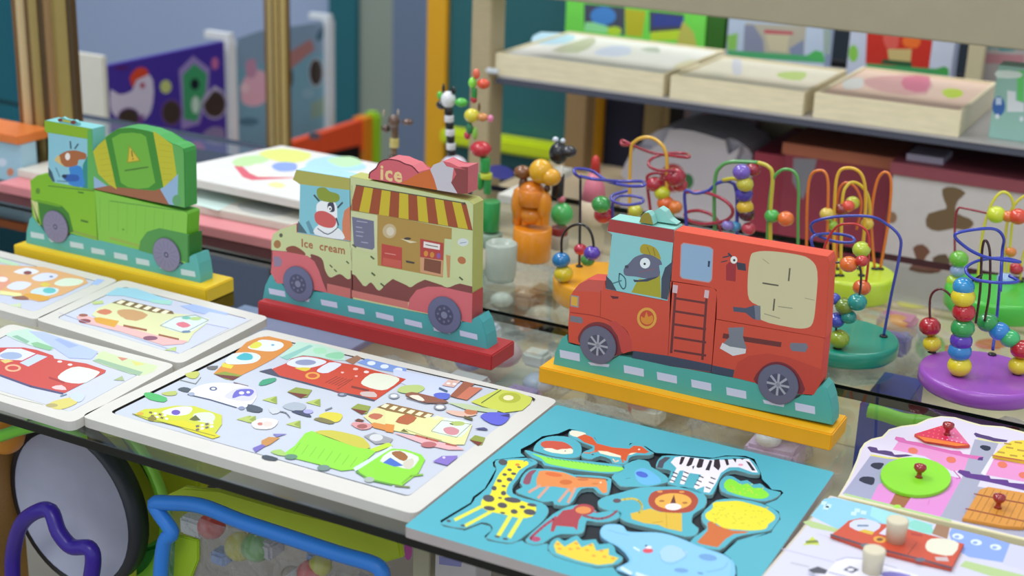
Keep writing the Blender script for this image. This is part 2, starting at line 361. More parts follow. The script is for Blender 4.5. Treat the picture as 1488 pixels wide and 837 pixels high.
a.line(F0, [(620, 436), (802, 464)], 16, '#6d2b29').poly(F0, [(635, 410), (685, 408), (682, 440), (694, 478), (655, 480), (618, 462), (638, 440)], '#7c7c86').poly(F0, [(616, 458), (640, 470), (692, 478), (690, 492), (650, 500), (608, 476)], '#d9d4d6')
a.poly(F0, [(835, 458), (885, 460), (890, 472), (882, 488), (838, 484), (831, 470)], '#767380'); a.build(rr)
tb = block('tank_block', F0, [(463, 100), (952, 183), (958, 200), (945, 443), (932, 440), (597, 382), (600, 290), (592, 281), (452, 260)], '#dc5238', ft)
a = art(); a.poly(F0, [(463, 100), (952, 183), (958, 200), (945, 443), (932, 440), (597, 382), (600, 290), (592, 281), (452, 260)], RED)
P = [(492, 139), (575, 152), (586, 160), (582, 255), (574, 265), (488, 252), (481, 244), (484, 145)]
a.poly(F0, P, '#93aecb').line(F0, P, 3, '#c98f8c', 0, True).poly(F0, [(570, 196), (577, 197), (575, 216), (569, 215)], '#2d3a58')
a.poly(F0, [(705, 185), (722, 168), (770, 165), (850, 175), (895, 190), (920, 230), (915, 330), (905, 395), (880, 412), (830, 408), (740, 385), (738, 345), (702, 320), (697, 260)], '#cfc39a', 3)
a.line(F0, [(832, 220), (828, 260)], 5, '#5c5444').line(F0, [(745, 267), (795, 275)], 5, '#5c5444').line(F0, [(783, 318), (779, 355)], 5, '#5c5444')
a.line(F0, [(745, 190), (765, 205)], 2, '#9c9478').line(F0, [(880, 315), (910, 322)], 2, '#9c9478').line(F0, [(795, 342), (840, 348)], 3, '#9c9478').line(F0, [(750, 365), (800, 380)], 3, '#9c9478')
a.poly(F0, [(650, 343), (690, 347), (718, 338), (738, 340), (738, 385), (715, 382), (690, 362), (652, 358)], '#4d5064').poly(F0, [(718, 338), (738, 340), (738, 386), (722, 384)], '#767683')
a.poly(F0, [(628, 210), (638, 200), (660, 205), (658, 262), (628, 258)], '#a02c34').poly(F0, [(660, 200), (690, 205), (692, 228), (665, 224)], '#3c3b4a').ell(F0, 653, 193, 11, 12, '#ece5df').ell(F0, 654, 194, 4, 4, '#333').line(F0, [(618, 185), (638, 180)], 4, '#3c3b4a').line(F0, [(635, 172), (645, 182)], 6, '#3c3b4a').line(F0, [(612, 200), (632, 195)], 3, '#3c3b4a')
a.build(tb)
wheel(F0, 220, 464, ft, 'fire'); wheel(F0, 796, 590, ft, 'fire')

# --- pink and cream ice cream van
I0 = crop(360, 200, 2.325); I1 = crop(380, 220, 4.65); I2 = crop(360, 360, 5.98); I3 = crop(520, 210, 3.805); I4 = crop(520, 390, 4.925)
it = thing('ice_cream_truck', (-.782, 1.22, 0), 'cream and pink wooden ice cream van block puzzle on a red base with striped awning', 'toy truck', 'upright block puzzle trucks')
base(-.927, -.637, '#b32d31', it)
ib = block('road_block', I0, [(48, 553), (58, 500), (72, 470), (82, 458), (92, 485), (115, 492), (145, 540), (185, 548), (220, 520), (265, 523), (560, 588), (620, 600), (650, 650), (690, 650), (722, 622), (745, 624), (762, 611), (780, 604), (793, 625), (805, 668), (811, 718)], '#4aa5a8', it, 'teal road block with white dashes')
a = art()
for c, x, y in ((I2, 180, 350), (I2, 632, 447), (I2, 868, 502)): a.poly(c, [(x, y), (x+142, y+28), (x+150, y+78), (x+10, y+50)], DASH); a.k -= 1
for c, x, y in ((I4, 128, 310), (I4, 332, 358), (I4, 728, 442)): a.poly(c, [(x, y), (x+125, y+30), (x+130, y+70), (x+5, y+40)], DASH); a.k -= 1
a.k += 1; a.poly(I4, [(540, 420), (665, 458), (660, 470), (545, 445)], DASH).poly(I2, [(480, 458), (540, 440), (532, 472)], DASH); a.build(ib)
P = [(236, 124), (600, 182), (606, 609), (244, 549), (258, 480), (264, 222), (212, 190)]
ic = block('cab_block', I1, P, '#a6d2dc', it, 'cab block with a pale blue roof and a cow print')
a = art(); a.poly(I1, P, '#83c4d2').poly(I1, [(236, 125), (598, 182), (599, 262), (264, 222), (212, 190)], '#aeab57')
a.poly(I1, [(248, 468), (310, 555), (245, 546)], '#4a6a74').poly(I1, [(300, 480), (320, 465), (365, 560), (330, 556)], '#6296a8')
a.poly(I1, [(598, 370), (560, 400), (545, 480), (548, 595), (604, 605)], '#d3815f', 0)
a.poly(I1, [(380, 500), (430, 520), (500, 510), (545, 545), (550, 595), (360, 560)], '#e9edf0', 3)
a.poly(I1, [(370, 390), (385, 345), (440, 330), (500, 350), (512, 420), (505, 520), (440, 540), (390, 520)], '#eef2f4', 3)
a.poly(I1, [(450, 350), (485, 345), (495, 400), (470, 410), (448, 390)], '#3b4156', 3).ell(I1, 462, 386, 13, 17, '#fff').ell(I1, 464, 388, 6, 8, '#222')
a.line(I1, [(355, 295), (390, 335)], 12, '#3b5158').line(I1, [(515, 380), (548, 345)], 12, '#3b5158')
a.poly(I1, [(380, 250), (430, 245), (460, 270), (520, 290), (525, 330), (480, 345), (400, 330), (375, 290)], '#8a9a35', 3)
a.poly(I1, [(358, 430), (380, 405), (430, 405), (490, 440), (505, 480), (480, 515), (420, 510), (370, 480)], '#cf5c5a', 3).line(I1, [(380, 520), (450, 560), (520, 510)], 6, '#3b4156', 3).line(I1, [(505, 450), (520, 500)], 10, '#3b4156')
a.build(ic)
P = [(128, 525), (244, 488), (243, 550), (607, 611)]
BO = [(80, 350), (86, 325), (110, 310), (165, 291), (165, 321), (345, 352), (355, 470), (355, 545), (262, 522), (140, 500), (92, 485), (80, 440)]
ibn = block('bonnet_block', I0, BO, '#d46a74', it, 'cream bonnet block with a chocolate drip')
a = art(); a.poly(I0, BO, '#c6cf98')
a.poly(I0, [(80, 380), (140, 385), (230, 410), (355, 450), (355, 545), (262, 522), (140, 500), (92, 485), (80, 440)], '#7c3f3c')
a.poly(I1, [(165, 665), (195, 640), (240, 645), (300, 695), (240, 720)], '#8a4636', 3).poly(I1, [(330, 700), (390, 705), (425, 760), (435, 850), (400, 850)], '#7c3f3c', 3)
a.poly(I2, [tuple(v.xy) for v in cr([(520, 45, 0), (640, 90, 0), (675, 200, 0), (720, 258, 0), (800, 228, 0), (865, 272, 0), (895, 266, 0)], 4, False)]+[(895, 0), (560, 0)], '#c6cf98')
a.poly(I2, [(215, 25), (300, 30), (420, 50), (520, 70), (580, 120), (620, 200), (650, 290), (690, 390), (560, 362), (300, 310), (255, 310), (200, 215), (215, 100)], '#d2686f')
a.poly(I2, [(690, 310), (892, 355), (892, 440), (690, 390)], '#c8706c').poly(I2, [(225, 75), (270, 75), (300, 110), (290, 160), (230, 165)], '#8f7d96')
a.ell(I1, 107, 627, 24, 28, '#a37344').ell(I1, 132, 567, 12, 14, '#566047')
for x, y in ((470, 775), (582, 750), (500, 805)): a.line(I1, [(x-8, y-8), (x+8, y+8)], 9, '#4f5f3a'); a.k -= 1
a.k += 1
o = PF(*I1(268, 640)); a.text('Ice  cream', o-Vector((0, 0, .0005)), (1, 0, 0.03), (-.0, 0, 1), .0125, '#a5643c', 0, .0003, 1.06)
a.build(ibn)
BD = [(345, 131), (748, 214), (762, 226), (758, 524), (757, 622), (722, 618), (560, 587), (356, 545), (356, 470), (346, 352)]
ibd = block('shop_block', I0, BD, '#b5b866', it, 'shop block with striped awning, menu board and serving hatch')
prism('body_stripe', [p+Vector((.0006, 0, 0)) for p in pts(I0, [(757, 526), (758, 524), (757, 622), (756.5, 622)])], (0, TK, 0), paint('#b8484a', .5), it)
a = art(); a.poly(I0, BD, '#c6cf98')
a.poly(I4, [(-42, 20), (-10, 60), (40, 125), (95, 100), (150, 152), (250, 75), (370, 130), (480, 80), (640, 132), (730, 108), (820, 130), (818, 250), (350, 240), (-42, 160)], '#7f423f')
DR = [(-70, -20), (0, 60), (50, 120), (95, 100), (150, 155), (205, 110), (250, 75), (310, 90), (370, 130), (415, 110), (480, 80), (560, 95), (640, 132), (730, 108), (815, 130), (815, 40), (400, -40)]
a.poly(I4, [tuple(v.xy) for v in cr([(-41, 40, 0), (0, 62, 0), (50, 128, 0), (95, 100, 0), (150, 158, 0), (205, 108, 0), (250, 72, 0), (310, 85, 0), (370, 134, 0), (415, 112, 0), (480, 76, 0), (560, 95, 0), (640, 136, 0), (730, 106, 0), (812, 126, 0)], 4, False)]+[(812, 20), (300, -80), (-41, -60)], '#c6cf98')
a.poly(I4, [(-42, 155), (0, 165), (360, 240), (360, 290), (-42, 205)], '#cc7870')
a.poly(I4, [(358, 292), (370, 220), (420, 155), (500, 130), (600, 132), (820, 180), (815, 390), (740, 375), (520, 326)], '#d2686f', 0)
# awning
U0, U1, L0, L1_ = (-10, 225), (592, 326), (-45, 362), (634, 472)
a.poly(I3, [U0, (600, 328), (635, 474), L0], '#9b4a28')
for k in range(6):
    t0, t1 = (k*2+.95)/12.4, (k*2+1.95)/12.4
    u = lambda t: (U0[0]+(U1[0]-U0[0])*t, U0[1]+(U1[1]-U0[1])*t); l = lambda t: (L0[0]+(L1_[0]-L0[0])*t, L0[1]+(L1_[1]-L0[1])*t)
    q = [u(t0), u(t1), l(t1), l(t0)]; a.poly(I3, q, '#c9b42c'); a.k -= 1
a.k += 1
a.line(I3, [(-10, 224), (595, 325)], 6, '#4f5040').ell(I3, 588, 327, 8, 8, '#4f4638').line(I3, [L0, (635, 474)], 3, '#7b6a38')
a.line(I3, [(-33, 225), (-33, 690)], 3, '#9fa777')
# hatch
a.poly(I3, [(105, 385), (520, 462), (518, 525), (480, 520), (470, 735), (110, 668)], '#ad8b45')
a.ell(I3, 175, 478, 38, 40, '#c3b088', n=20).ell(I3, 180, 480, 22, 24, '#d6ccb4')
a.poly(I3, [(132, 548), (245, 570), (245, 688), (130, 668)], '#b9443c').line(I3, [(150, 600), (210, 610)], 5, '#d88c80').poly(I3, [(140, 625), (240, 642), (240, 685), (135, 666)], '#c65a4c')
a.poly(I3, [(235, 520), (330, 540), (290, 545)], '#ddd3b0').ell(I3, 275, 520, 20, 7, '#443d3a').poly(I3, [(265, 640), (315, 650), (312, 660), (268, 652)], '#443d3a')
a.poly(I3, [(345, 520), (475, 545), (468, 730), (345, 706)], '#cf9a72').poly(I3, [(345, 520), (475, 545), (472, 640), (345, 622)], '#b2413c').poly(I3, [(365, 535), (455, 553), (453, 583), (363, 568)], '#e8e2dc').line(I3, [(375, 553), (443, 566)], 5, '#77635c')
a.ell(I3, 377, 603, 12, 16, '#d58b3a').ell(I3, 411, 610, 12, 16, '#c98a3a').ell(I3, 447, 615, 11, 16, '#8a5b9a').poly(I3, [(368, 628), (462, 645), (458, 716), (365, 695)], '#7d4a35')
a.poly(I3, [(480, 520), (522, 525), (522, 600), (478, 610)], '#c3cfa0').poly(I3, [(488, 610), (512, 615), (508, 735), (495, 735)], '#c48f5e')
a.poly(I3, [(522, 475), (632, 478), (632, 760), (518, 740)], '#c6cf98').ell(I3, 582, 540, 30, 22, '#d3dada').line(I3, [(565, 545), (600, 540)], 4, '#8a93b0').ell(I3, 575, 640, 24, 20, '#b56f45', 30)
# menu board
a.poly(I1, [(605, 405), (785, 432), (782, 690), (605, 650)], '#cbd0a2').poly(I1, [(612, 440), (760, 470), (765, 650), (750, 665), (625, 640)], '#6f7089')
for x, y, w in ((645, 470, 70), (640, 510, 40), (640, 540, 50), (640, 568, 45), (675, 612, 45)): a.line(I1, [(x, y), (x+w, y+w*.14)], 6, '#a9abc0'); a.k -= 1
a.k += 1
for x, y in ((80, 625), (85, 716), (135, 775), (570, 740), (-20, 560)): a.line(I3, [(x-8, y-7), (x+10, y+8)], 9, '#50603c'); a.k -= 1
a.build(ibd)
ICE = [(60, 188), (68, 155), (100, 132), (122, 98), (165, 80), (225, 88), (260, 105), (300, 118), (335, 155), (400, 138), (418, 112), (470, 92), (510, 118), (540, 128), (608, 124), (606, 272), (552, 271), (440, 252), (300, 228), (150, 203)]
icb = block('ice_cream_block', I3, ICE, '#cf6a72', it, 'pink ice cream cone block lettered ice')
a = art(); a.poly(I3, ICE, '#d0616b').poly(I3, [(235, 215), (335, 160), (400, 138), (440, 252), (300, 228)], '#cd6a2e')
a.poly(I3, [(400, 138), (418, 112), (470, 92), (530, 128), (520, 200), (550, 270), (440, 252), (422, 190)], '#c7c2ca').poly(I3, [(530, 128), (608, 126), (606, 272), (552, 271), (515, 210), (545, 165)], '#8a4040', 0)
a.line(I3, [(62, 186), (68, 155), (100, 132), (122, 98), (165, 82), (225, 90), (260, 107), (300, 120), (335, 157)], 7, '#7a2c3a', 3)
a.poly(I3, [(470, 92), (510, 100), (560, 125), (600, 140), (530, 130), (490, 120)], '#d0616b')
a.text('ice', PF(*I3(122, 190)), (1, 0, .02), (0, 0, 1), .0215, '#e8c98c', 0, .0006, 1.1); a.build(icb)
wheel(I2, 445, 310, it, 'ice', .0195); wheel(I4, 625, 330, it, 'ice', .0195)

# --- green tipper truck
G0 = crop(0, 150, 2.789); G1 = crop(20, 150, 5.231); G2 = crop(130, 160, 4.65); G3 = crop(20, 270, 5.981); G4 = crop(160, 300, 5.579)
gt = thing('cement_truck', (-1.142, 1.22, 0), 'green wooden tanker truck block puzzle on a yellow base with a striped barrel', 'toy truck', 'upright block puzzle trucks')
base(-1.287, -.997, '#e4c01c', gt)
gr = block('road_block', G0, [(104, 568), (108, 520), (118, 470), (128, 460), (165, 500), (185, 530), (215, 560), (255, 565), (285, 530), (400, 553), (570, 590), (620, 590), (650, 660), (700, 680), (735, 655), (748, 650), (760, 625), (780, 614), (796, 613), (806, 650), (812, 700), (814, 748)], '#5bb0aa', gt, 'teal road block with white dashes')
a = art()
for c, x, y, s in ((G3, 145, 398, 1), (G3, 487, 482, 1), (G3, 672, 535, 1), (G4, 30, 370, .93), (G4, 208, 415, .93), (G4, 572, 505, 1)): a.poly(c, [(x, y), (x+115*s, y+22), (x+122*s, y+68), (x+5, y+48)], '#c3d8de'); a.k -= 1
a.k += 1; a.poly(G4, [(395, 480), (480, 520), (450, 522), (405, 500)], '#c3d8de').poly(G3, [(295, 450), (350, 485), (325, 490)], '#c3d8de'); a.build(gr)
P = [(235, 130), (595, 195), (612, 658), (300, 600), (264, 490), (262, 228), (235, 212)]
gc = block('cab_block', G1, P, '#7fc2c4', gt, 'cab block with a teal roof and a goat print')
a = art(); a.poly(G1, P, '#7fae2e').poly(G1, [(235, 130), (595, 195), (594, 215), (560, 270), (240, 215)], '#8ab526').poly(G1, [(264, 224), (560, 272), (562, 648), (300, 600), (264, 490)], '#8cc6d6')
a.poly(G1, [(560, 200), (595, 196), (612, 658), (562, 648)], '#5fae55').poly(G1, [(560, 400), (525, 470), (520, 640), (562, 648)], '#2f8c86')
a.poly(G1, [(262, 485), (290, 520), (315, 598), (296, 596), (264, 540)], '#3d5568').line(G1, [(320, 490), (350, 560)], 8, '#56788a').line(G1, [(330, 590), (450, 600)], 8, '#56788a')
a.poly(G1, [(425, 480), (510, 480), (530, 560), (530, 635), (420, 615), (430, 550)], '#3a86cf', 3).poly(G1, [(375, 545), (485, 545), (490, 590), (400, 590)], '#2d5fb0', 3).ell(G1, 385, 555, 20, 14, '#24304a')
a.poly(G1, [(310, 430), (345, 395), (400, 365), (460, 358), (500, 365), (550, 385), (545, 425), (495, 430), (480, 470), (400, 485), (350, 450)], '#a8673c', 3).poly(G1, [(310, 430), (345, 395), (360, 450), (385, 480), (340, 455)], '#d9bf7c', 3)
a.ell(G1, 410, 405, 19, 28, '#efe9e4').line(G1, [(435, 345), (430, 290)], 12, '#3d5a68').line(G1, [(465, 345), (490, 310)], 12, '#3d5a68'); a.build(gc)
lamp = prism('roof_light', [p+Vector((0, .003, 0)) for p in pts(G1, [(330, 148), (335, 118), (360, 108), (385, 125), (430, 135), (450, 130), (475, 150), (478, 172)])], (0, .004, 0), paint('#7fc2c4', .5), gt, .0003)
Art(PF, (0, -1, 0)).ell(G1, 352, 128, 18, 13, '#7c3a32').ell(G1, 452, 145, 20, 14, '#7c3a32').poly(G1, [(372, 122), (430, 132), (430, 152), (372, 140)], '#b5b84a').build(lamp)
P = [(20, 282), (60, 235), (100, 198), (110, 180), (190, 126), (240, 118), (290, 120), (400, 142), (470, 172), (560, 230), (600, 240), (632, 262), (638, 290), (645, 660), (600, 650), (20, 532)]
gk = block('barrel_block', G2, P, '#3f9a45', gt, 'barrel block with green and yellow bands and a warning triangle')
a = art(); a.poly(G2, P, '#62ab58').poly(G2, [(20, 440), (130, 520), (20, 528)], '#93b3d3').poly(G2, [(600, 430), (595, 645), (530, 635), (470, 540), (560, 470)], '#93b3d3').poly(G2, [(20, 532), (130, 510), (470, 520), (540, 640)], '#9c6345').ell(G2, 590, 610, 30, 38, '#62a06a')
a.poly(G2, [(25, 280), (60, 235), (108, 195), (185, 535), (130, 500), (60, 430)], '#c0bd2f').poly(G2, [(430, 140), (470, 165), (560, 232), (590, 440), (500, 525)], '#c0bd2f')
a.poly(G2, [(108, 185), (190, 126), (290, 120), (400, 142), (430, 150), (500, 520), (440, 545), (330, 535), (180, 520)], '#3f8a2e').poly(G2, [(152, 190), (210, 158), (290, 152), (350, 160), (382, 180), (445, 490), (400, 525), (330, 532), (260, 520), (212, 490)], '#6fb13c')
for k in range(7): a.line(G2, [(60+k*4, 260+k*38), (118+k*9, 250+k*38)], 2, '#a3a026').line(G2, [(470+k*2, 230+k*40), (560, 245+k*38)], 2, '#a3a026')
a.poly(G2, [(268, 232), (350, 345), (252, 360)], '#8fa02c').poly(G2, [(272, 250), (335, 338), (262, 350)], '#d6b93a').line(G2, [(285, 275), (292, 315)], 8, '#6f6a2a').ell(G2, 294, 330, 5, 5, '#6f6a2a').line(G2, [(240, 408), (300, 400), (345, 392), (398, 385)], 10, '#4f7f30')
a.build(gk)
P = [(140, 60), (150, 28), (185, -10), (260, -20), (300, 10), (700, 42), (725, 466), (520, 412), (330, 370), (218, 345), (165, 250), (150, 120)]
P = [(125, 590), (180, 548), (258, 540), (300, 600), (616, 661), (642, 1046), (470, 1000), (250, 930), (190, 920), (143, 860), (135, 760), (130, 640)]
gb = block('bonnet_block', G1, P, '#74b020', gt)
a = art(); a.poly(G1, P, '#80bb28').poly(G3, [(150, 120), (210, 130), (215, 335), (235, 350), (185, 270)], '#c9cf8c').poly(G3, [(205, 120), (300, 140), (420, 175), (480, 240), (520, 400), (480, 410), (240, 350)], '#3d7d2e')
a.poly(G3, [(150, 118), (300, 135), (425, 172), (400, 185), (290, 160), (180, 135)], '#6aa521').line(G3, [(520, 395), (725, 455)], 20, '#86a648').ell(G3, 210, 45, 20, 26, '#5d8c2a').line(G3, [(560, 55), (605, 62)], 12, '#3d6a24').line(G3, [(585, 300), (645, 315)], 16, '#3d6a24').line(G3, [(300, 0), (700, 45)], 7, '#3d6a34')
a.build(gb)
P = [(616, 662), (643, 665), (905, 725)]
P = [(36, 541), (655, 690), (663, 700), (648, 1040), (595, 1010), (420, 965), (54, 876)]
gd = block('tipper_block', G2, P, '#68b421', gt)
a = art(); a.poly(G2, P, '#82c345')
for k in range(9): a.line(G2, [(70+k*62, 590+k*14), (72+k*60, 800+k*12)], 4, '#74b63a'); a.k -= 1
a.k += 1
a.poly(G4, [(230, 355), (245, 280), (300, 205), (400, 175), (640, 225), (635, 458), (590, 445), (400, 405)], '#4e9347').line(G4, [(0, 255), (235, 320)], 22, '#94b04c').line(G4, [(0, -45), (625, 42)], 6, '#4e8a3c').ell(G4, 107, 187, 10, 8, '#5d9a33'); a.build(gd)
prism('mudguard', [p+Vector((.0008, -.0003, 0)) for p in pts(G4, [(625, 232), (637, 234), (637, 455), (625, 450)])], (0, TK+.0006, 0), paint('#2f7326', .5), gt)
wheel(G3, 372, 352, gt, 'green', .0195); wheel(G4, 465, 388, gt, 'green', .0195)
# ---------------------------------------------------------------- flat puzzles on the front shelf
ZT = .009
WOODL = '#d6d3cc'
def PT(a, b): return pz(a, b, ZT)
UPN = (0, 0, 1)
def tray(label, corners, rec, ins, z=ZT, wood=WOODL, floor='#2a2622', insert='#c4cad6', r=.010, group=None, name='puzzle_tray', depth=.0022):
    o = [pz(*p, z) for p in corners]; h = [pz(*p, z) for p in rec]; q = [pz(*p, z) for p in ins]
    c = sum(o, Vector())/4; t = thing(name, (c.x, c.y, 0), label, 'puzzle', group)
    bm = bmesh.new(); add_plate_hole(bm, rounded(o, r), rounded(h, r*.6), 0, z, z-depth)
    from_bm('frame', bm, [paint(wood, .5, .04, 40), paint(floor, .6)], t)
    p = prism('picture_panel', [Vector((v.x, v.y, z-.0003)) for v in rounded(q, r*.5)], (0, 0, -depth+.0005), paint(insert, .4, .02), t, 0)
    return t, p
def lerp4(P, m):
    """inset a pixel quad on the plane by m metres"""
    w = [pz(*p, ZT) for p in P]; out = []
    for i in range(4):
        a = (w[(i+1) % 4]-w[i]).normalized(); b = (w[i-1]-w[i]).normalized(); out.append(w[i]+a*m+b*m)
    return out
def proj(p):
    v = Vector(p)-CAM; return W/2+F*v.dot(AX)/v.dot(AD), H/2-F*v.dot(AU)/v.dot(AD)

# --- big tray full of vehicles
V0 = crop(100, 450, 2.067); V1 = crop(160, 470, 5.233); V2 = crop(360, 480, 5.233); V3 = crop(560, 540, 5.233); V4 = crop(380, 600, 4.65)
big, panel = tray('large pale wooden puzzle tray crowded with printed vehicles, beside the turquoise animal puzzle',
    [(116, 605), (385, 478), (812, 581), (603, 748)], [(159, 599), (384, 488), (779, 578), (593, 722)], [(164, 600), (387, 490), (778, 579), (594.5, 720)])
a = Art(PT, UPN)
a.poly(V2, [(240, 200), (380, 85), (560, 110), (730, 165), (745, 230), (640, 225), (520, 200), (420, 190), (330, 215)], '#b9dccb').poly(V2, [(250, 205), (470, 110), (500, 120), (300, 225)], '#8cc4ba').poly(V2, [(600, 180), (700, 165), (735, 190), (700, 220), (600, 205)], '#8fd0a8', 3).poly(V2, [(500, 140), (580, 135), (600, 170), (520, 180)], '#a5dcb8', 3)
a.poly(V2, [(830, 245), (905, 215), (1210, 290), (1195, 330), (1000, 300)], '#7c9ad8').ell(V2, 940, 250, 32, 16, '#dfe8f6').ell(V2, 1040, 275, 32, 16, '#dfe8f6').ell(V2, 1145, 300, 32, 16, '#dfe8f6')
a.poly(V3, [(60, 60), (60, -20), (500, 70), (640, 120), (420, 210), (300, 200), (150, 100)], '#c9d2f0').poly(V2, [(740, 230), (830, 190), (870, 210), (800, 260)], '#9a7058')
# bus
a.poly(V2, [(-10, 90), (80, 55), (160, 45), (330, 85), (345, 115), (200, 215), (60, 290), (-130, 380), (-260, 330), (-200, 270)], '#d58a35').poly(V2, [(0, 130), (50, 100), (110, 72), (250, 90), (268, 125), (190, 160), (60, 150)], '#e3ecf0', 3).poly(V2, [(10, 125), (70, 85), (110, 110), (60, 140)], '#dcd94a', 3).ell(V2, 190, 112, 14, 7, '#6fa8c8')
a.poly(V1, [(875, 295), (930, 232), (1080, 222), (1145, 255), (1090, 300), (940, 312)], '#dceaf3', 3).poly(V1, [(960, 260), (1020, 225), (1080, 240), (1075, 275), (1000, 280)], '#43b3c0', 3).poly(V1, [(855, 300), (940, 320), (920, 345), (850, 330)], '#dfcf3c').poly(V1, [(790, 385), (870, 365), (1000, 395), (930, 432), (880, 425)], '#8b9a35').poly(V1, [(790, 385), (985, 405), (935, 432), (850, 412)], '#6d2e26').poly(V1, [(735, 330), (820, 322), (800, 352), (750, 350)], '#6b6a6a', 2)
# fire truck
a.poly(V2, [(160, 305), (290, 252), (330, 218), (420, 194), (540, 207), (720, 250), (810, 262), (1205, 372), (965, 535), (860, 500), (700, 480), (440, 396), (240, 352)], '#c8422c')
a.poly(V2, [(85, 312), (180, 290), (240, 345), (440, 395), (700, 470), (850, 495), (970, 530), (960, 540), (840, 512), (430, 405), (200, 345)], '#46495e')
a.poly(V2, [(300, 262), (330, 225), (420, 202), (530, 215), (600, 240), (540, 270), (430, 290)], '#d9dff0', 3).ell(V2, 440, 245, 80, 22, '#8d97b8').poly(V2, [(360, 285), (480, 285), (440, 312), (390, 300)], '#d8c43a', 2)
a.poly(V2, [(530, 300), (620, 245), (700, 252), (705, 270), (610, 325), (540, 320)], '#d7dcf5', 2).ell(V2, 493, 346, 56, 28, '#e5a344').ell(V2, 493, 346, 36, 17, '#c8522c')
a.poly(V2, [(865, 390), (930, 335), (1010, 328), (1130, 355), (1150, 385), (1060, 450), (980, 452), (880, 420)], '#dfe3cf', 2)
for k in range(5): a.line(V2, [(590+k*24, 400+k*6), (680+k*24, 350+k*6)], 5, '#8c2f26'); a.k -= 1
a.k += 1; a.line(V2, [(680, 450), (800, 370)], 5, '#8c2f26').line(V2, [(790, 430), (920, 460)], 16, '#7c2a28').ell(V2, 820, 295, 20, 10, '#e9b8b0').ell(V2, 902, 318, 20, 10, '#e9d8d0').ell(V2, 720, 322, 12, 7, '#e9b8b0').ell(V2, 825, 350, 12, 7, '#e9a8a0').poly(V2, [(860, 470), (960, 470), (980, 510), (870, 500)], '#cbb6b2', 2).ell(V2, 718, 490, 36, 14, '#6a6f84').ell(V2, 715, 488, 18, 7, '#9fa8b6')
# police car
a.poly(V1, [(600, 540), (640, 490), (760, 455), (900, 455), (1050, 480), (1115, 530), (1090, 600), (1000, 650), (800, 590)], '#e6e9f5', 2).poly(V1, [(870, 560), (950, 500), (1060, 485), (1115, 520), (1080, 585), (980, 590)], '#cfcdf0', 3).poly(V1, [(930, 570), (960, 510), (1060, 500), (1095, 520), (1060, 555), (1000, 550)], '#6a66c0', 3).ell(V1, 1000, 530, 20, 12, '#e6e9f5').ell(V1, 1050, 525, 14, 9, '#e6e9f5')
a.line(V1, [(590, 540), (760, 580), (960, 640)], 7, '#565d78').poly(V1, [(515, 500), (560, 485), (615, 500), (590, 525), (540, 515)], '#4c5560', 2).ell(V1, 785, 498, 30, 16, '#5c6280').ell(V1, 785, 498, 16, 8, '#e6e9f5').poly(V1, [(1050, 625), (1160, 655), (1130, 680), (1040, 665)], '#4a5562', 2).ell(V1, 1000, 645, 24, 14, '#8890b0').ell(V1, 620, 538, 24, 14, '#a0a8c0')
# green leaf, cones
a.poly(V1, [(255, 540), (300, 525), (430, 565), (410, 600), (300, 580)], '#52b56a', 2).poly(V1, [(390, 530), (500, 515), (500, 545), (430, 550)], '#b7c06a', 2).poly(V1, [(1130, 470), (1160, 430), (1256, 415), (1256, 440), (1180, 470)], '#3f9c76', 2)
a.poly(V1, [(570, 385), (660, 365), (680, 385), (650, 420), (600, 415)], '#c2c462', 2).line(V1, [(530, 430), (650, 460), (690, 410)], 5, '#8a8f8a').line(V1, [(940, 450), (1050, 478)], 8, '#8a7a80')
for c, x, y in ((V2, 110, 530), (V2, 440, 550), (V1, 960, 730), (V2, 290, 715), (V2, -50, 680)): a.poly(c, [(x, y), (x+100, y-28), (x+110, y+30)], '#b3c264').poly(c, [(x+60, y+2), (x+110, y-28), (x+112, y+30)], '#8fa23c')
for c, x, y, w in ((V2, 300, 470, 190), (V2, 785, 595, 150), (V3, 640, 520, 120)): a.poly(c, [(x, y), (x+w*.35, y-35), (x+w, y-15), (x+w*.8, y+40), (x+w*.5, y+45)], '#8e9c44').poly(c, [(x, y), (x+w*.85, y+22), (x+w*.55, y+48)], '#74302a')
# helicopter / digger bits in the middle
a.poly(V2, [(265, 580), (350, 548), (440, 570), (420, 610), (330, 612)], '#a9b2bd', 3).poly(V2, [(330, 620), (420, 612), (485, 655), (450, 660)], '#3c4560', 2).ell(V2, 460, 620, 38, 16, '#a7a6de').poly(V2, [(0, 565), (60, 575), (115, 600), (80, 628), (10, 600)], '#4b5563', 2)
a.poly(V2, [(540, 660), (600, 625), (715, 640), (700, 690), (640, 700)], '#d8cc3e', 3).poly(V2, [(500, 680), (560, 665), (660, 700), (620, 715)], '#7d7648', 2).line(V2, [(590, 610), (640, 590)], 10, '#7c8490').poly(V2, [(160, 600), (210, 590), (250, 620), (190, 640)], '#c8ccd0', 2).line(V2, [(245, 620), (290, 630), (320, 665)], 9, '#787e8a', 2)
a.poly(V2, [(30, 705), (120, 670), (230, 690), (180, 750), (60, 750)], '#e4e0da', 3).ell(V2, 95, 715, 22, 12, '#c77c70').ell(V2, 150, 715, 40, 20, '#e0cfc6')
a.poly(V2, [(190, 790), (300, 790), (220, 815)], '#7c78b8').poly(V4, [(0, 190), (50, 165), (125, 170), (60, 215), (0, 240)], '#c48a48').poly(V4, [(-60, 240), (0, 215), (30, 225), (-40, 270)], '#7468b8')
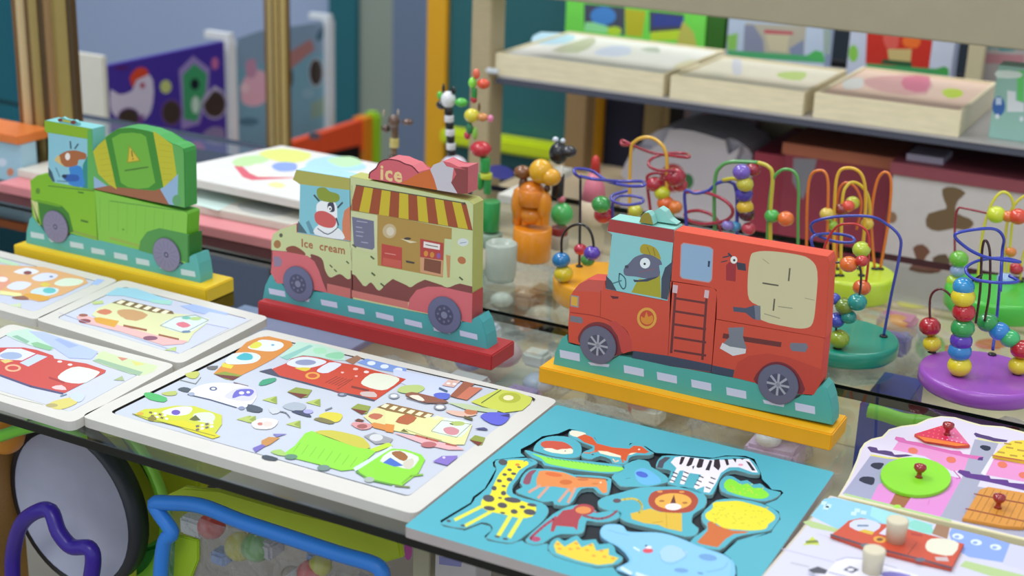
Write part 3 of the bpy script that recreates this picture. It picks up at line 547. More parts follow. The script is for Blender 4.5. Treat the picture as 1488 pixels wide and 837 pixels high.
# taxi
a.poly(V1, [(180, 695), (260, 655), (360, 650), (500, 628), (640, 632), (760, 670), (850, 700), (850, 770), (800, 840), (700, 850), (560, 800), (420, 760), (300, 742)], '#ccd03a', 0).poly(V1, [(420, 745), (560, 740), (700, 790), (840, 860), (780, 880), (600, 820)], '#d8d01e')
a.poly(V1, [(390, 680), (500, 640), (620, 640), (600, 690), (500, 705)], '#dfe3ea', 3).ell(V1, 500, 680, 34, 20, '#6a52b4').poly(V1, [(640, 690), (760, 680), (800, 720), (760, 760), (650, 740)], '#d6dccb', 3).poly(V1, [(600, 735), (650, 700), (690, 740), (640, 745)], '#5e6130')
for i in range(8):
    x, y = 300+(i % 4)*36+(i//4)*14, 672+(i//4)*26+(i % 4)*7; a.poly(V1, [(x, y), (x+22, y+5), (x+16, y+19), (x-6, y+13)], '#eee7e4' if i % 2 else '#6c5a4a'); a.k -= 1
    x, y = 650+(i % 4)*36, 780+(i//4)*26-(i % 4)*8; a.poly(V1, [(x, y), (x+24, y-5), (x+30, y+10), (x+4, y+16)], '#efe8ea' if i % 2 else '#6c6260'); a.k -= 1
a.k += 1; a.ell(V1, 320, 728, 34, 18, '#8a7c34').ell(V1, 230, 690, 26, 12, '#d9a838').line(V1, [(170, 690), (420, 760), (800, 860)], 5, '#7a762a')
# tipper lorry
a.poly(V4, [(140, 285), (225, 225), (295, 140), (340, 125), (450, 170), (640, 235), (760, 250), (800, 240), (640, 385), (540, 395), (380, 350), (180, 300)], '#8fdb3c')
a.poly(V4, [(360, 130), (470, 120), (600, 145), (690, 175), (735, 240), (640, 235), (450, 165)], '#c7c045', 2).poly(V4, [(730, 250), (860, 200), (885, 225), (780, 265)], '#bcdc3a')
for k in range(9): a.line(V4, [(215+k*55, 270+k*14), (262+k*55, 205+k*14)], 4, '#74bc2e'); a.k -= 1
a.k += 1; a.poly(V4, [(60, 265), (130, 250), (170, 290), (120, 290)], '#a5c86a', 2)
a.poly(V4, [(690, 160), (760, 135), (890, 180), (870, 205), (770, 215)], '#9a9aa0').ell(V4, 775, 170, 46, 24, '#d0d2d4').line(V4, [(630, 385), (880, 240)], 26, '#cfe8e0')
a.poly(V4, [(650, 390), (820, 280), (880, 245), (970, 250), (1080, 285), (1105, 320), (1060, 410), (950, 495), (800, 470), (700, 450)], '#8bd93a').poly(V4, [(800, 330), (870, 262), (960, 262), (1060, 300), (1050, 340), (1000, 385), (900, 360)], '#dbe6d6', 2).poly(V4, [(820, 340), (870, 305), (960, 360), (900, 368)], '#3f6bc4').poly(V4, [(880, 270), (940, 262), (990, 300), (960, 330), (900, 300)], '#9a6236', 2).poly(V4, [(960, 335), (1020, 310), (1030, 350), (1000, 385), (960, 370)], '#cfc9b8', 2)
a.line(V4, [(640, 400), (730, 455), (880, 488)], 12, '#5f9a3e').ell(V4, 728, 455, 34, 18, '#a8b4ac').ell(V4, 420, 375, 44, 20, '#6f8a80').ell(V4, 200, 300, 44, 18, '#5f8a70').line(V4, [(950, 480), (1010, 430), (1090, 420)], 12, '#7cb83a').poly(V4, [(0, 300), (30, 288), (110, 310), (90, 328), (20, 318)], '#3c4650', 2).line(V4, [(900, 495), (1000, 505)], 10, '#7a8a50')
# ice cream van
a.poly(V2, [(880, 660), (960, 600), (1000, 590), (1250, 640), (1250, 790), (1100, 730), (940, 710)], '#dcd79a').poly(V3, [(0, 290), (350, 350), (430, 350), (600, 395), (660, 410), (600, 560), (520, 560), (300, 500), (0, 440)], '#dfe0a0')
a.poly(V2, [(980, 590), (1060, 557), (1250, 598), (1250, 650), (1100, 625)], '#7c6038').poly(V3, [(30, 245), (370, 325), (300, 360), (0, 300)], '#8c6a3c')
for k in range(8): x = 1010+k*65; y = 575+k*15; a.poly(V2, [(x, y+10), (x+35, y-12), (x+70, y-4), (x+38, y+22)], '#e8e0bc'); a.k -= 1
a.k += 1
a.poly(V2, [(915, 660), (960, 635), (1030, 650), (980, 685)], '#bc6a50', 2).poly(V2, [(930, 720), (960, 705), (1110, 735), (1100, 780), (960, 745)], '#d48a44').poly(V2, [(785, 720), (830, 700), (940, 720), (930, 750), (860, 760)], '#d8989a', 2).ell(V2, 870, 735, 40, 18, '#a05a58').poly(V2, [(1120, 700), (1200, 680), (1256, 700), (1200, 720)], '#9c4a3a', 2).poly(V2, [(810, 690), (840, 675), (890, 690), (860, 700)], '#6d3a2c')
a.poly(V3, [(80, 380), (150, 330), (240, 355), (170, 410)], '#b0603c', 2).poly(V3, [(0, 400), (70, 410), (60, 470), (0, 460)], '#d88a40').poly(V3, [(350, 460), (430, 380), (480, 360), (600, 380), (650, 405), (600, 480), (530, 505)], '#d9e4da', 2).line(V3, [(350, 455), (430, 375), (650, 405), (540, 505), (350, 458)], 4, '#7c8a58').poly(V3, [(440, 440), (500, 425), (560, 450), (540, 485), (470, 480)], '#cf8a94', 3).ell(V3, 550, 400, 55, 18, '#aec06c').line(V3, [(490, 400), (515, 408)], 8, '#4f5a3c')
a.poly(V3, [(60, 470), (200, 490), (560, 575), (600, 600), (480, 600), (300, 560)], '#e3b0b4').ell(V3, 330, 560, 60, 22, '#b86a6e').line(V3, [(230, 490), (400, 535)], 16, '#b05a48', 2).line(V3, [(460, 555), (540, 570)], 14, '#a85848').poly(V3, [(115, 460), (140, 440), (180, 470)], '#6a6a30').line(V3, [(155, 445), (280, 490), (430, 530)], 4, '#9c9a5c')
# right end: bicycle, kiosk, traffic sign, blue car
a.poly(V3, [(90, 150), (130, 115), (250, 105), (300, 130), (250, 165), (150, 170)], '#b6c87c', 3).poly(V3, [(150, 185), (200, 160), (300, 180), (420, 210), (480, 240), (400, 250), (280, 235)], '#8e5a48', 2).line(V3, [(160, 205), (300, 245), (480, 240)], 6, '#5c5058').ell(V3, 65, 190, 42, 22, '#9aa2ac').ell(V3, 65, 190, 26, 12, '#e0e4ec').ell(V3, 415, 275, 48, 24, '#8a8c98').ell(V3, 415, 275, 32, 14, '#e0e4ec').poly(V3, [(180, 190), (250, 185), (300, 225), (250, 225)], '#e6dccc', 2)
a.poly(V3, [(365, 180), (410, 165), (490, 175), (470, 215), (400, 210)], '#5a6ccc', 2).line(V3, [(410, 130), (470, 155)], 14, '#4c6480').poly(V3, [(430, 110), (480, 65), (570, 75), (520, 125)], '#d9b4a8').ell(V3, 480, 95, 16, 8, '#f0e6e0').ell(V3, 525, 100, 16, 8, '#f0e6e0')
a.poly(V3, [(490, 190), (600, 78), (680, 98), (540, 205)], '#9c5c44').poly(V3, [(540, 205), (640, 120), (740, 130), (620, 222)], '#c8755c').poly(V3, [(650, 235), (860, 140), (1000, 160), (1120, 205), (1100, 250), (1040, 300), (900, 318), (740, 270)], '#c8cf54').line(V3, [(730, 245), (880, 145)], 8, '#5a6a3c').ell(V3, 945, 205, 85, 40, '#b0b83c').ell(V3, 935, 205, 40, 20, '#e9e4bc').poly(V3, [(1110, 200), (1140, 212), (1125, 232)], '#26241e')
a.poly(V3, [(460, 300), (600, 310), (700, 330), (600, 350), (500, 330)], '#dcb6a4', 2).ell(V3, 650, 310, 50, 24, '#bc7450').line(V3, [(600, 350), (660, 368)], 18, '#5e5a38').poly(V3, [(470, 240), (600, 250), (860, 300), (840, 325), (600, 290)], '#b8c8a0')
a.poly(V3, [(720, 345), (790, 315), (900, 320), (945, 330), (935, 370), (880, 412), (800, 400)], '#5f62d0', 2).poly(V3, [(870, 340), (945, 325), (940, 355)], '#3c3a78').poly(V3, [(680, 440), (750, 430), (780, 450), (730, 448)], '#4c4c80', 2).poly(V3, [(360, 690), (430, 648), (550, 645), (540, 665), (470, 720)], '#8470c4').ell(V3, 445, 660, 12, 8, '#d8d0f0')
a.build(panel, 'vehicle_print')
# dark gap line is real recess; the notch at the near left corner
# --- three smaller boards at the left
L1c = crop(60, 400, 4.509); L2c = crop(0, 470, 5.581); L3c = crop(0, 340, 5.23)
def small(label, FL, BL, BR, FR):
    w = [pz(*p, ZT) for p in (FL, BL, BR, FR)]
    def ins(m):
        o = []
        for i in range(4):
            a_ = (w[(i+1) % 4]-w[i]).normalized(); b_ = (w[i-1]-w[i]).normalized(); o.append(proj(w[i]+(a_+b_)*m))
        return o
    return tray(label, (FL, BL, BR, FR), ins(.017), ins(.0178), insert='#ccd0e2', floor='#8a8578', depth=.0012, group='small framed vehicle puzzles', name='puzzle_board')
t, p = small('small framed puzzle of the ice cream van, right of the bus puzzle', (50, 464), (178, 406), (392, 461), (262, 529))
a = Art(PT, UPN)
a.poly(L1c, [(415, 130), (500, 80), (620, 85), (860, 170), (850, 195), (700, 170), (540, 135)], '#9fd0e4').poly(L1c, [(700, 160), (860, 165), (840, 195), (730, 180)], '#a4d8cc').poly(L1c, [(910, 200), (1000, 190), (1230, 250), (1180, 275), (1000, 240)], '#a9bcf0').poly(L1c, [(1100, 240), (1360, 290), (1240, 350), (1000, 300)], '#cfd4f6')
a.poly(L1c, [(330, 260), (370, 215), (460, 180), (560, 170), (880, 250), (990, 260), (1100, 285), (1090, 310), (1000, 380), (960, 440), (870, 430), (600, 350), (400, 300)], '#dcdcae').poly(L1c, [(460, 180), (530, 158), (860, 235), (870, 255), (740, 245)], '#7a6242')
for k in range(6): x = 490+k*58; y = 180+k*13; a.poly(L1c, [(x, y), (x+34, y-18), (x+64, y-10), (x+30, y+10)], '#efe6cc'); a.k -= 1
a.k += 1; a.poly(L1c, [(360, 240), (420, 220), (465, 240), (420, 260)], '#cf7a62', 2).poly(L1c, [(540, 280), (590, 262), (650, 285), (590, 295)], '#b85c4c', 2).poly(L1c, [(500, 230), (600, 225), (700, 260), (620, 300), (520, 270)], '#c89a70', 2)
a.poly(L1c, [(230, 270), (270, 255), (330, 275), (520, 330), (820, 410), (960, 430), (930, 450), (800, 460), (520, 370), (260, 310)], '#e4b4b4').poly(L1c, [(340, 280), (380, 275), (510, 300), (480, 342), (360, 310)], '#d9a044').ell(L1c, 285, 300, 40, 14, '#8d4450').ell(L1c, 275, 262, 30, 10, '#9c5c50').ell(L1c, 715, 412, 48, 15, '#8a5470').line(L1c, [(540, 330), (690, 360)], 14, '#9a5a44').line(L1c, [(770, 390), (900, 420)], 12, '#9a5a44')
a.poly(L1c, [(780, 330), (880, 275), (1000, 262), (1095, 295), (1010, 355), (930, 378)], '#d9e6ea', 2).line(L1c, [(780, 330), (880, 275), (1010, 262), (1095, 295), (935, 378), (780, 330)], 4, '#7c8a80').poly(L1c, [(880, 320), (930, 305), (980, 330), (930, 345)], '#dc7a8c', 2).ell(L1c, 1010, 285, 40, 12, '#b8d08c').ell(L1c, 950, 280, 30, 10, '#7cc0b0').ell(L1c, 950, 370, 30, 8, '#6f86a8')
a.poly(L1c, [(330, 175), (400, 165), (410, 185), (340, 192)], '#c0d088').poly(L1c, [(805, 490), (885, 468), (880, 500)], '#b8cc78').line(L1c, [(115, 245), (240, 290), (800, 470), (900, 510)], 2.5, '#b4bad8').line(L1c, [(980, 480), (1380, 290)], 2.5, '#aab0c0'); a.build(p, 'vehicle_print')
t, p = small('small framed puzzle of an orange bus, at the left edge before the green truck', (-155, 407), (-30, 357), (173, 407), (52, 465))
a = Art(PT, UPN)
a.poly(L3c, [(-200, 120), (0, 180), (150, 230), (130, 250), (0, 215), (-200, 170)], '#bfe0bc').poly(L3c, [(690, 380), (740, 340), (800, 350), (740, 390)], '#a9bff0').poly(L3c, [(-400, 200), (-100, 220), (100, 240), (330, 250), (640, 330), (670, 370), (480, 460), (300, 515), (150, 480), (-200, 380), (-420, 300)], '#e4b07c')
a.poly(L3c, [(100, 290), (200, 255), (300, 285), (220, 310)], '#e9eaf4', 2).poly(L3c, [(240, 335), (330, 295), (440, 310), (400, 345), (300, 360)], '#dfe2f6', 3).poly(L3c, [(410, 375), (500, 335), (630, 350), (600, 385), (480, 398)], '#e0ecd8', 3).poly(L3c, [(50, 400), (130, 360), (240, 375), (180, 420), (100, 425)], '#dfe2f4', 3).poly(L3c, [(230, 440), (310, 405), (440, 415), (420, 455), (300, 475)], '#cfe4f0', 3).ell(L3c, 375, 430, 50, 22, '#6cc4c8').poly(L3c, [(300, 385), (340, 365), (390, 385), (340, 405)], '#e2cc5a').ell(L3c, 210, 295, 32, 14, '#8c4a50').poly(L3c, [(0, 430), (160, 450), (170, 480), (0, 460)], '#ece8a4').poly(L3c, [(90, 480), (180, 470), (220, 500), (120, 495)], '#9a6a5a', 2).poly(L3c, [(180, 470), (230, 450), (380, 480), (320, 512)], '#e0a848', 2)
a.poly(L3c, [(0, 310), (60, 330), (80, 370), (0, 430)], '#e6a088').ell(L3c, 20, 345, 40, 20, '#f0e6e0').poly(L3c, [(60, 540), (160, 525), (160, 560)], '#cfdcb8').ell(L3c, 390, 325, 14, 7, '#7c88c0'); a.build(p, 'vehicle_print')
t, p = small('small framed puzzle of a red fire engine at the left edge, nearest the shelf front', (-130, 543), (15, 470), (256, 530), (104, 615))
a = Art(PT, UPN)
a.poly(L2c, [(40, 90), (110, 60), (240, 40), (300, 90), (440, 195), (420, 215), (250, 180), (120, 130)], '#c0dccc').poly(L2c, [(95, 105), (140, 95), (240, 145), (215, 165)], '#8fb8a0').poly(L2c, [(250, 160), (300, 150), (440, 195), (400, 220), (280, 190)], '#8cbf94').poly(L2c, [(230, 60), (360, 70), (700, 190), (800, 230), (740, 290), (560, 280), (440, 200), (300, 110)], '#b4c2f2').poly(L2c, [(440, 130), (480, 120), (640, 180), (560, 200)], '#9fb0ee')
a.poly(L2c, [(800, 240), (840, 225), (960, 265), (1280, 345), (1250, 390), (1170, 420), (1060, 410), (860, 345), (760, 305)], '#cddcae').poly(L2c, [(750, 300), (800, 285), (1160, 395), (1130, 425), (1000, 390)], '#9cb89c').poly(L2c, [(950, 270), (1040, 285), (990, 305)], '#cf8a7c').poly(L2c, [(1060, 300), (1180, 330), (1100, 345)], '#d8d480')
a.poly(L2c, [(-700, 200), (-200, 200), (60, 195), (190, 195), (300, 215), (430, 260), (440, 285), (700, 325), (860, 380), (850, 400), (520, 565), (430, 550), (220, 500), (0, 420), (-600, 260)], '#c9504a').poly(L2c, [(0, 240), (60, 205), (170, 205), (290, 245), (180, 300), (0, 290)], '#dbe0f2').ell(L2c, 90, 262, 90, 30, '#9fb0d0').poly(L2c, [(0, 300), (60, 290), (110, 305), (40, 325)], '#dcc878').poly(L2c, [(160, 320), (300, 250), (385, 270), (230, 350)], '#c3d0f4').ell(L2c, 105, 362, 66, 30, '#e8b08c').ell(L2c, 105, 362, 46, 18, '#c9504a')
a.poly(L2c, [(470, 430), (540, 375), (640, 350), (790, 385), (800, 410), (700, 480), (580, 485), (490, 460)], '#dfe6dc', 2).line(L2c, [(0, 420), (250, 510), (510, 568)], 14, '#5a5478').line(L2c, [(400, 440), (520, 480)], 16, '#a83c40').ell(L2c, 485, 310, 20, 9, '#f2dcd8').ell(L2c, 568, 335, 20, 9, '#f2dcd8').poly(L2c, [(420, 515), (500, 500), (540, 540), (450, 535)], '#e8c4c4', 2)
a.poly(L2c, [(920, 460), (990, 425), (1010, 465)], '#a8b888').poly(L2c, [(390, 660), (470, 620), (610, 600), (620, 650), (480, 700)], '#d8cc72', 3).poly(L2c, [(560, 590), (640, 555), (690, 590), (640, 640)], '#c8d2e0', 3).ell(L2c, 420, 665, 50, 16, '#b4a870').line(L2c, [(490, 590), (540, 575)], 10, '#6c8a9a').line(L2c, [(-100, 540), (100, 600), (350, 660)], 3, '#a8b49a'); a.build(p, 'vehicle_print')

# --- turquoise animal puzzle board
B1 = crop(630, 600, 4.183); B2 = crop(800, 610, 4.404); B3 = crop(940, 630, 4.183); B4 = crop(740, 600, 5.979); B5 = crop(760, 720, 4.133)
TQ = '#4cacbc'; ZP = .0098
def T2(a, b): return pz(a, b, ZT)
def TP(a, b): return pz(a, b, ZP)
q = [pz(*p, ZT) for p in ((587, 765), (808, 588), (1213, 686))]; q.append(q[2]+q[0]-q[1])
ab = thing('puzzle_board', ((q[0]+q[2])/2).xy.to_3d(), 'square turquoise puzzle board with a black recess of fitted animals', 'puzzle')
OUT = [(B1, P) for P in ((378, 284), (360, 300), (363, 325), (380, 340), (310, 460), (240, 510), (225, 545), (40, 655), (60, 690), (190, 715), (290, 675), (345, 688), (352, 715), (308, 750), (330, 777), (450, 798), (540, 775), (560, 793), (600, 802), (690, 795))]
OUT += [(B5, P) for P in ((150, 290), (148, 330), (190, 368), (440, 438), (540, 430), (570, 470), (700, 540), (1000, 590), (1230, 560), (1285, 500), (1282, 430), (1245, 375), (1205, 350), (1290, 270), (1390, 240), (1470, 222))]
OUT += [(B3, P) for P in ((650, 635), (755, 602), (778, 560), (812, 520), (802, 475), (740, 440), (718, 430), (790, 402), (830, 360), (815, 345), (760, 340), (735, 310), (702, 280), (692, 240), (655, 155), (600, 136), (480, 133), (400, 148), (210, 130), (140, 122), (60, 118))]
OUT += [(B2, P) for P in ((665, 208), (612, 172), (540, 150), (508, 150), (498, 178), (420, 185), (310, 155), (280, 112), (210, 75), (120, 58), (60, 85))]
OUT += [(B1, P) for P in ((822, 98), (760, 125), (660, 142), (590, 190), (530, 220), (530, 245), (556, 265), (480, 272))]
hole = [T2(*c(*p)) for c, p in OUT]
hole = [v for i, v in enumerate(hole) if (v-hole[i-1]).length > .0006]
bm = bmesh.new(); add_plate_hole(bm, rounded(q, .004), hole, 0, ZT, .0060, 1, 2)
from_bm('board', bm, [paint('#b9b0ae', .6, .06), paint('#0a1620', .7), paint(TQ, .42, .02)], ab)
PG = 'animal puzzle pieces'
def piece(name, label, c, P, side=TQ, sm=3, face=None):
    w = [pz(*c(*v[:2]), ZP) for v in cr(P, sm)] if sm else [pz(*c(*v), ZP) for v in P]
    w = [v for i, v in enumerate(w) if (v-w[i-1]).length > .0004]
    bm = bmesh.new(); add_prism(bm, w, (0, 0, -.0037), .0004, 0, 1)
    o = from_bm(name, bm, [paint('#86a9ac' if side == TQ else '#6f9cb4', .5), paint(side, .45, .02)]); tag(o, label, 'puzzle piece', PG); o['group'] = PG
    return o
def pa(): return Art(TP, UPN)
o = piece('giraffe_piece', 'yellow giraffe with dark spots lying on the turquoise board', B1, [(378, 292), (400, 282), (560, 272), (625, 290), (625, 312), (560, 340), (515, 400), (483, 440), (480, 490), (560, 522), (660, 545), (698, 582), (690, 622), (640, 680), (560, 742), (505, 780), (450, 790), (335, 767), (322, 748), (360, 712), (350, 678), (290, 663), (190, 702), (62, 680), (58, 657), (232, 556), (252, 515), (322, 462), (385, 348), (372, 310)], sm=2)
a = pa()
a.poly(B1, [(455, 288), (560, 290), (575, 315), (520, 350), (490, 400), (460, 430), (442, 490), (500, 525), (600, 555), (625, 585), (600, 630), (520, 640), (420, 615), (330, 597), (288, 562), (300, 520), (345, 495), (360, 450), (400, 370), (445, 320)], '#e6dc2e', 2)
for P in ([(300, 565), (130, 650)], [(350, 600), (195, 685)], [(470, 620), (395, 745)], [(540, 625), (460, 755)]): a.line(B1, P, 26 if P[1][1] > 700 else 20, '#dfe04a'); a.k -= 1
a.k += 1
for x, y, rx, ry in ((92, 657, 14, 8), (178, 685, 14, 7), (388, 752, 18, 7), (436, 766, 16, 7), (422, 300, 28, 18), (462, 346, 14, 8), (520, 330, 12, 6), (432, 375, 14, 8), (487, 370, 16, 8), (400, 413, 16, 10), (462, 405, 18, 12), (368, 458, 16, 14), (427, 445, 14, 7), (425, 488, 16, 14), (335, 520, 36, 22), (404, 517, 12, 6), (480, 530, 52, 16), (418, 562, 30, 17), (340, 580, 36, 14), (540, 572, 18, 10), (598, 560, 30, 10), (490, 600, 22, 14), (585, 603, 38, 18), (420, 608, 16, 6)): a.ell(B1, x, y, rx, ry, '#4c4a52', 8, 12); a.k -= 1
a.k += 1; a.ell(B1, 510, 315, 14, 8, '#d88a3c').line(B1, [(548, 295), (575, 280), (600, 295)], 6, '#3f8a98').build(o)
o = piece('hedgehog_piece', 'teal rounded piece with a rust red hedgehog, left of the fox', B1, [(606, 222), (645, 165), (720, 140), (820, 145), (880, 175), (900, 215), (890, 262), (830, 275), (720, 262), (650, 240)])
pa().poly(B1, [(650, 190), (680, 170), (780, 175), (825, 195), (845, 222), (760, 225), (680, 215)], '#c8503a', 2).poly(B1, [(665, 218), (720, 215), (760, 228), (835, 215), (848, 240), (820, 250), (720, 242)], '#e6e4cc', 2).ell(B1, 795, 235, 50, 16, '#e6e4cc').ell(B1, 800, 232, 5, 3, '#555').build(o)
o = piece('crocodile_piece', 'long lime green crocodile piece under the hedgehog and fox', B4, [(132, 325), (180, 330), (300, 368), (450, 398), (620, 412), (780, 430), (1000, 458), (985, 495), (955, 522), (850, 527), (600, 502), (420, 474), (305, 455), (285, 420), (200, 388)], sm=2)
a = pa().poly(B4, [(190, 350), (330, 385), (480, 410), (640, 430), (800, 455), (985, 472), (960, 508), (800, 512), (600, 490), (430, 462), (320, 435), (280, 395)], '#8ee04a', 2)
for k in range(16): a.line(B4, [(330+k*34, 388+k*4.6), (350+k*34, 400+k*4.4)], 5, '#4aa83a'); a.k -= 1
a.build(o)
o = piece('fox_piece', 'orange fox with a cream tail tip at the top of the board', B4, [(515, 175), (540, 147), (640, 160), (725, 190), (772, 262), (900, 287), (1030, 296), (1055, 268), (1090, 262), (1160, 280), (1220, 330), (1258, 345), (1220, 368), (1105, 367), (1042, 388), (1030, 432), (980, 450), (895, 435), (880, 402), (790, 372), (720, 402), (655, 395), (625, 368), (645, 335), (700, 318), (728, 297), (640, 262), (560, 225), (520, 202)], sm=2)
a = pa().poly(B4, [(525, 188), (545, 152), (640, 168), (665, 185), (600, 212)], '#e9e4cc', 2).poly(B4, [(590, 210), (655, 186), (720, 210), (760, 265), (900, 300), (1045, 312), (1080, 285), (1150, 290), (1215, 340), (1180, 352), (1090, 345), (1030, 372), (1015, 420), (975, 400), (960, 370), (800, 330), (740, 345), (740, 285), (650, 255)], '#d2582c').poly(B4, [(770, 328), (850, 335), (970, 372), (970, 388), (880, 375), (790, 352)], '#efe6c8').poly(B4, [(1030, 365), (1060, 348), (1110, 345), (1060, 365)], '#efe6c8').line(B4, [(750, 330), (700, 350), (650, 345)], 10, '#cf7a50').line(B4, [(975, 390), (990, 430)], 14, '#d2582c').line(B4, [(900, 400), (920, 425), (950, 415)], 12, '#e6c8a8').ell(B4, 1128, 318, 10, 6, '#f0e8d8').ell(B4, 725, 362, 12, 5, '#484848'); a.build(o)
o = piece('horse_piece', 'orange spotted horse with a maroon tail, right of the giraffe head', B4, [(92, 605), (120, 540), (170, 492), (260, 482), (450, 502), (560, 537), (700, 540), (865, 560), (888, 592), (868, 700), (832, 714), (765, 692), (735, 652), (625, 660), (575, 735), (530, 790), (470, 805), (390, 795), (380, 765), (300, 775), (200, 742), (80, 700), (60, 670), (120, 645)], sm=2)
a = pa().poly(B4, [(122, 590), (150, 535), (190, 502), (240, 498), (200, 540), (178, 618), (125, 615)], '#8c4a5c', 2)
a.poly(B4, [(262, 505), (330, 500), (480, 520), (580, 562), (700, 568), (835, 578), (850, 610), (850, 690), (815, 700), (760, 642), (610, 645), (560, 665), (540, 700), (500, 655), (400, 640), (330, 640), (240, 650), (235, 580)], '#e08a4a', 0)
for P in ([(270, 630), (170, 690)], [(340, 640), (250, 740)], [(520, 660), (430, 770)], [(575, 650), (510, 780)]): a.line(B4, P, 24, '#cf9c88'); a.k -= 1
a.k += 1; a.ell(B4, 385, 535, 75, 18, '#d86a34', 8).ell(B4, 492, 602, 56, 22, '#cc6a30').ell(B4, 640, 578, 50, 12, '#c8703c').line(B4, [(580, 555), (840, 575)], 10, '#8c5a3c').ell(B4, 745, 615, 30, 8, '#cc7a3c').ell(B4, 795, 605, 8, 8, '#f0dcc0').ell(B4, 848, 582, 10, 7, '#3f5a58'); a.build(o)
o = piece('fish_piece', 'small teal piece with a blue oval spot between fox and lion', B2, [(392, 362), (470, 290), (560, 252), (630, 268), (640, 300), (700, 330), (762, 380), (740, 402), (620, 430), (540, 427), (450, 427), (412, 388)], sm=2)
pa().poly(B2, [(540, 330), (600, 310), (680, 355), (705, 402), (620, 418), (560, 395)], '#63b4e0', 3).ell(B2, 585, 350, 40, 18, '#3f66c8', 15).line(B2, [(480, 378), (510, 372)], 4, '#3a8a98').build(o)
o = piece('zebra_piece', 'black and white striped zebra at the upper right of the board', B3, [(57, 205), (62, 170), (92, 135), (150, 134), (210, 134), (380, 155), (440, 143), (520, 138), (600, 145), (650, 168), (688, 235), (678, 250), (620, 245), (540, 222), (485, 232), (452, 262), (432, 300), (402, 370), (350, 367), (290, 352), (230, 332), (150, 312), (122, 292), (150, 228), (100, 215)], sm=2)
a = pa().poly(B3, [(145, 175), (170, 145), (215, 138), (380, 160), (480, 160), (560, 155), (620, 155), (655, 200), (675, 238), (640, 235), (560, 205), (500, 205), (450, 240), (420, 300), (380, 360), (345, 355), (350, 320), (300, 340), (285, 325), (330, 250), (260, 240), (225, 310), (200, 305), (225, 225), (200, 225), (160, 300), (138, 295), (180, 210)], '#ece8f2').poly(B3, [(60, 205), (75, 165), (110, 142), (145, 145), (105, 180), (95, 212)], '#4a505c')
for P in ([(208, 142), (232, 142), (218, 178), (208, 190), (196, 186)], [(262, 145), (288, 148), (272, 190), (252, 200), (238, 196)], [(318, 152), (348, 158), (335, 205), (312, 210), (300, 202)], [(382, 162), (398, 165), (380, 225), (355, 222)], [(410, 158), (440, 155), (448, 200), (435, 225), (405, 200)], [(470, 155), (492, 155), (500, 190), (485, 195)], [(520, 150), (545, 152), (540, 178)], [(560, 150), (600, 150), (580, 160)], [(275, 200), (290, 195), (280, 220)], [(600, 165), (625, 175), (660, 225), (640, 225)]): a.poly(B3, P, '#26242e'); a.k -= 1
for x, y in ((172, 240), (165, 262), (155, 285), (240, 238), (230, 262), (222, 285), (330, 262), (318, 288), (305, 312), (402, 272), (392, 300), (372, 330)): a.line(B3, [(x-14, y-5), (x+14, y+6)], 7, '#26242e'); a.k -= 1
a.k += 1; a.ell(B3, 570, 190, 16, 7, '#e6a0b4').build(o)
o = piece('lion_piece', 'sitting yellow lion with a round red-brown mane in the middle', B2, [(302, 520), (350, 490), (440, 470), (560, 434), (700, 428), (850, 428), (950, 450), (1000, 500), (985, 560), (912, 602), (902, 660), (948, 692), (930, 738), (860, 748), (750, 718), (620, 688), (500, 658), (447, 632), (432, 590), (372, 582), (315, 560)], sm=2)
a = pa().poly(B2, [(510, 600), (640, 568), (700, 590), (840, 598), (842, 716), (740, 695), (690, 672), (600, 662), (520, 635)], '#d9b436').line(B2, [(455, 512), (530, 505), (575, 530), (585, 570), (560, 600)], 14, '#c9b84c', 3).ell(B2, 425, 518, 26, 14, '#5c4a52').line(B2, [(740, 600), (745, 690)], 3, '#a8842c').line(B2, [(650, 660), (720, 650)], 3, '#a8842c')
a.poly(B2, [(628, 500), (665, 458), (780, 446), (885, 456), (942, 500), (935, 550), (890, 590), (780, 596), (680, 582), (632, 545)], '#a8442c', 3).ell(B2, 785, 522, 118, 52, '#e8aa44').poly(B2, [(790, 478), (805, 545), (782, 552), (762, 545)], '#5c2a22').ell(B2, 785, 557, 52, 22, '#f0e8e4').ell(B2, 712, 520, 18, 7, '#a8702c').ell(B2, 860, 532, 18, 7, '#a8702c').ell(B2, 700, 460, 18, 7, '#d8904c').ell(B2, 840, 462, 18, 7, '#d8904c'); a.build(o)
o = piece('bush_piece', 'lime green bush piece below the zebra head', B3, [(442, 295), (470, 262), (495, 255), (530, 262), (570, 290), (610, 281), (650, 311), (690, 301), (720, 330), (760, 345), (815, 355), (790, 388), (720, 412), (640, 402), (540, 382), (452, 350)], sm=2)
a = pa().poly(B3, [(468, 305), (500, 275), (540, 288), (575, 312), (612, 302), (650, 332), (690, 330), (745, 372), (700, 398), (600, 385), (490, 350)], '#86e038', 2)
for i in range(22): a.ell(B3, 500+random.random()*210, 305+i*2.6+random.random()*20, 6, 3, '#c6d84a'); a.k -= 1
a.build(o)
o = piece('tree_piece', 'tree piece with a yellow crown and orange-brown trunk', B3, [(262, 655), (330, 602), (368, 572), (340, 540), (332, 490), (380, 440), (420, 405), (520, 394), (640, 410), (740, 440), (800, 480), (805, 520), (772, 560), (750, 590), (640, 608), (545, 628), (500, 665), (440, 708), (330, 688)], sm=2)
a = pa().poly(B3, [(305, 660), (370, 590), (368, 540), (400, 530), (430, 560), (520, 590), (620, 595), (600, 605), (530, 610), (480, 640), (430, 692), (330, 672)], '#c8682c').poly(B3, [(355, 490), (400, 455), (405, 420), (480, 412), (560, 410), (640, 430), (720, 455), (775, 495), (775, 525), (740, 550), (720, 580), (640, 590), (560, 585), (470, 575), (420, 545), (370, 525)], '#e4da2c', 3)
for i in range(46): a.ell(B3, 400+random.random()*340, 435+random.random()*125, 7, 3, '#c9c42a'); a.k -= 1
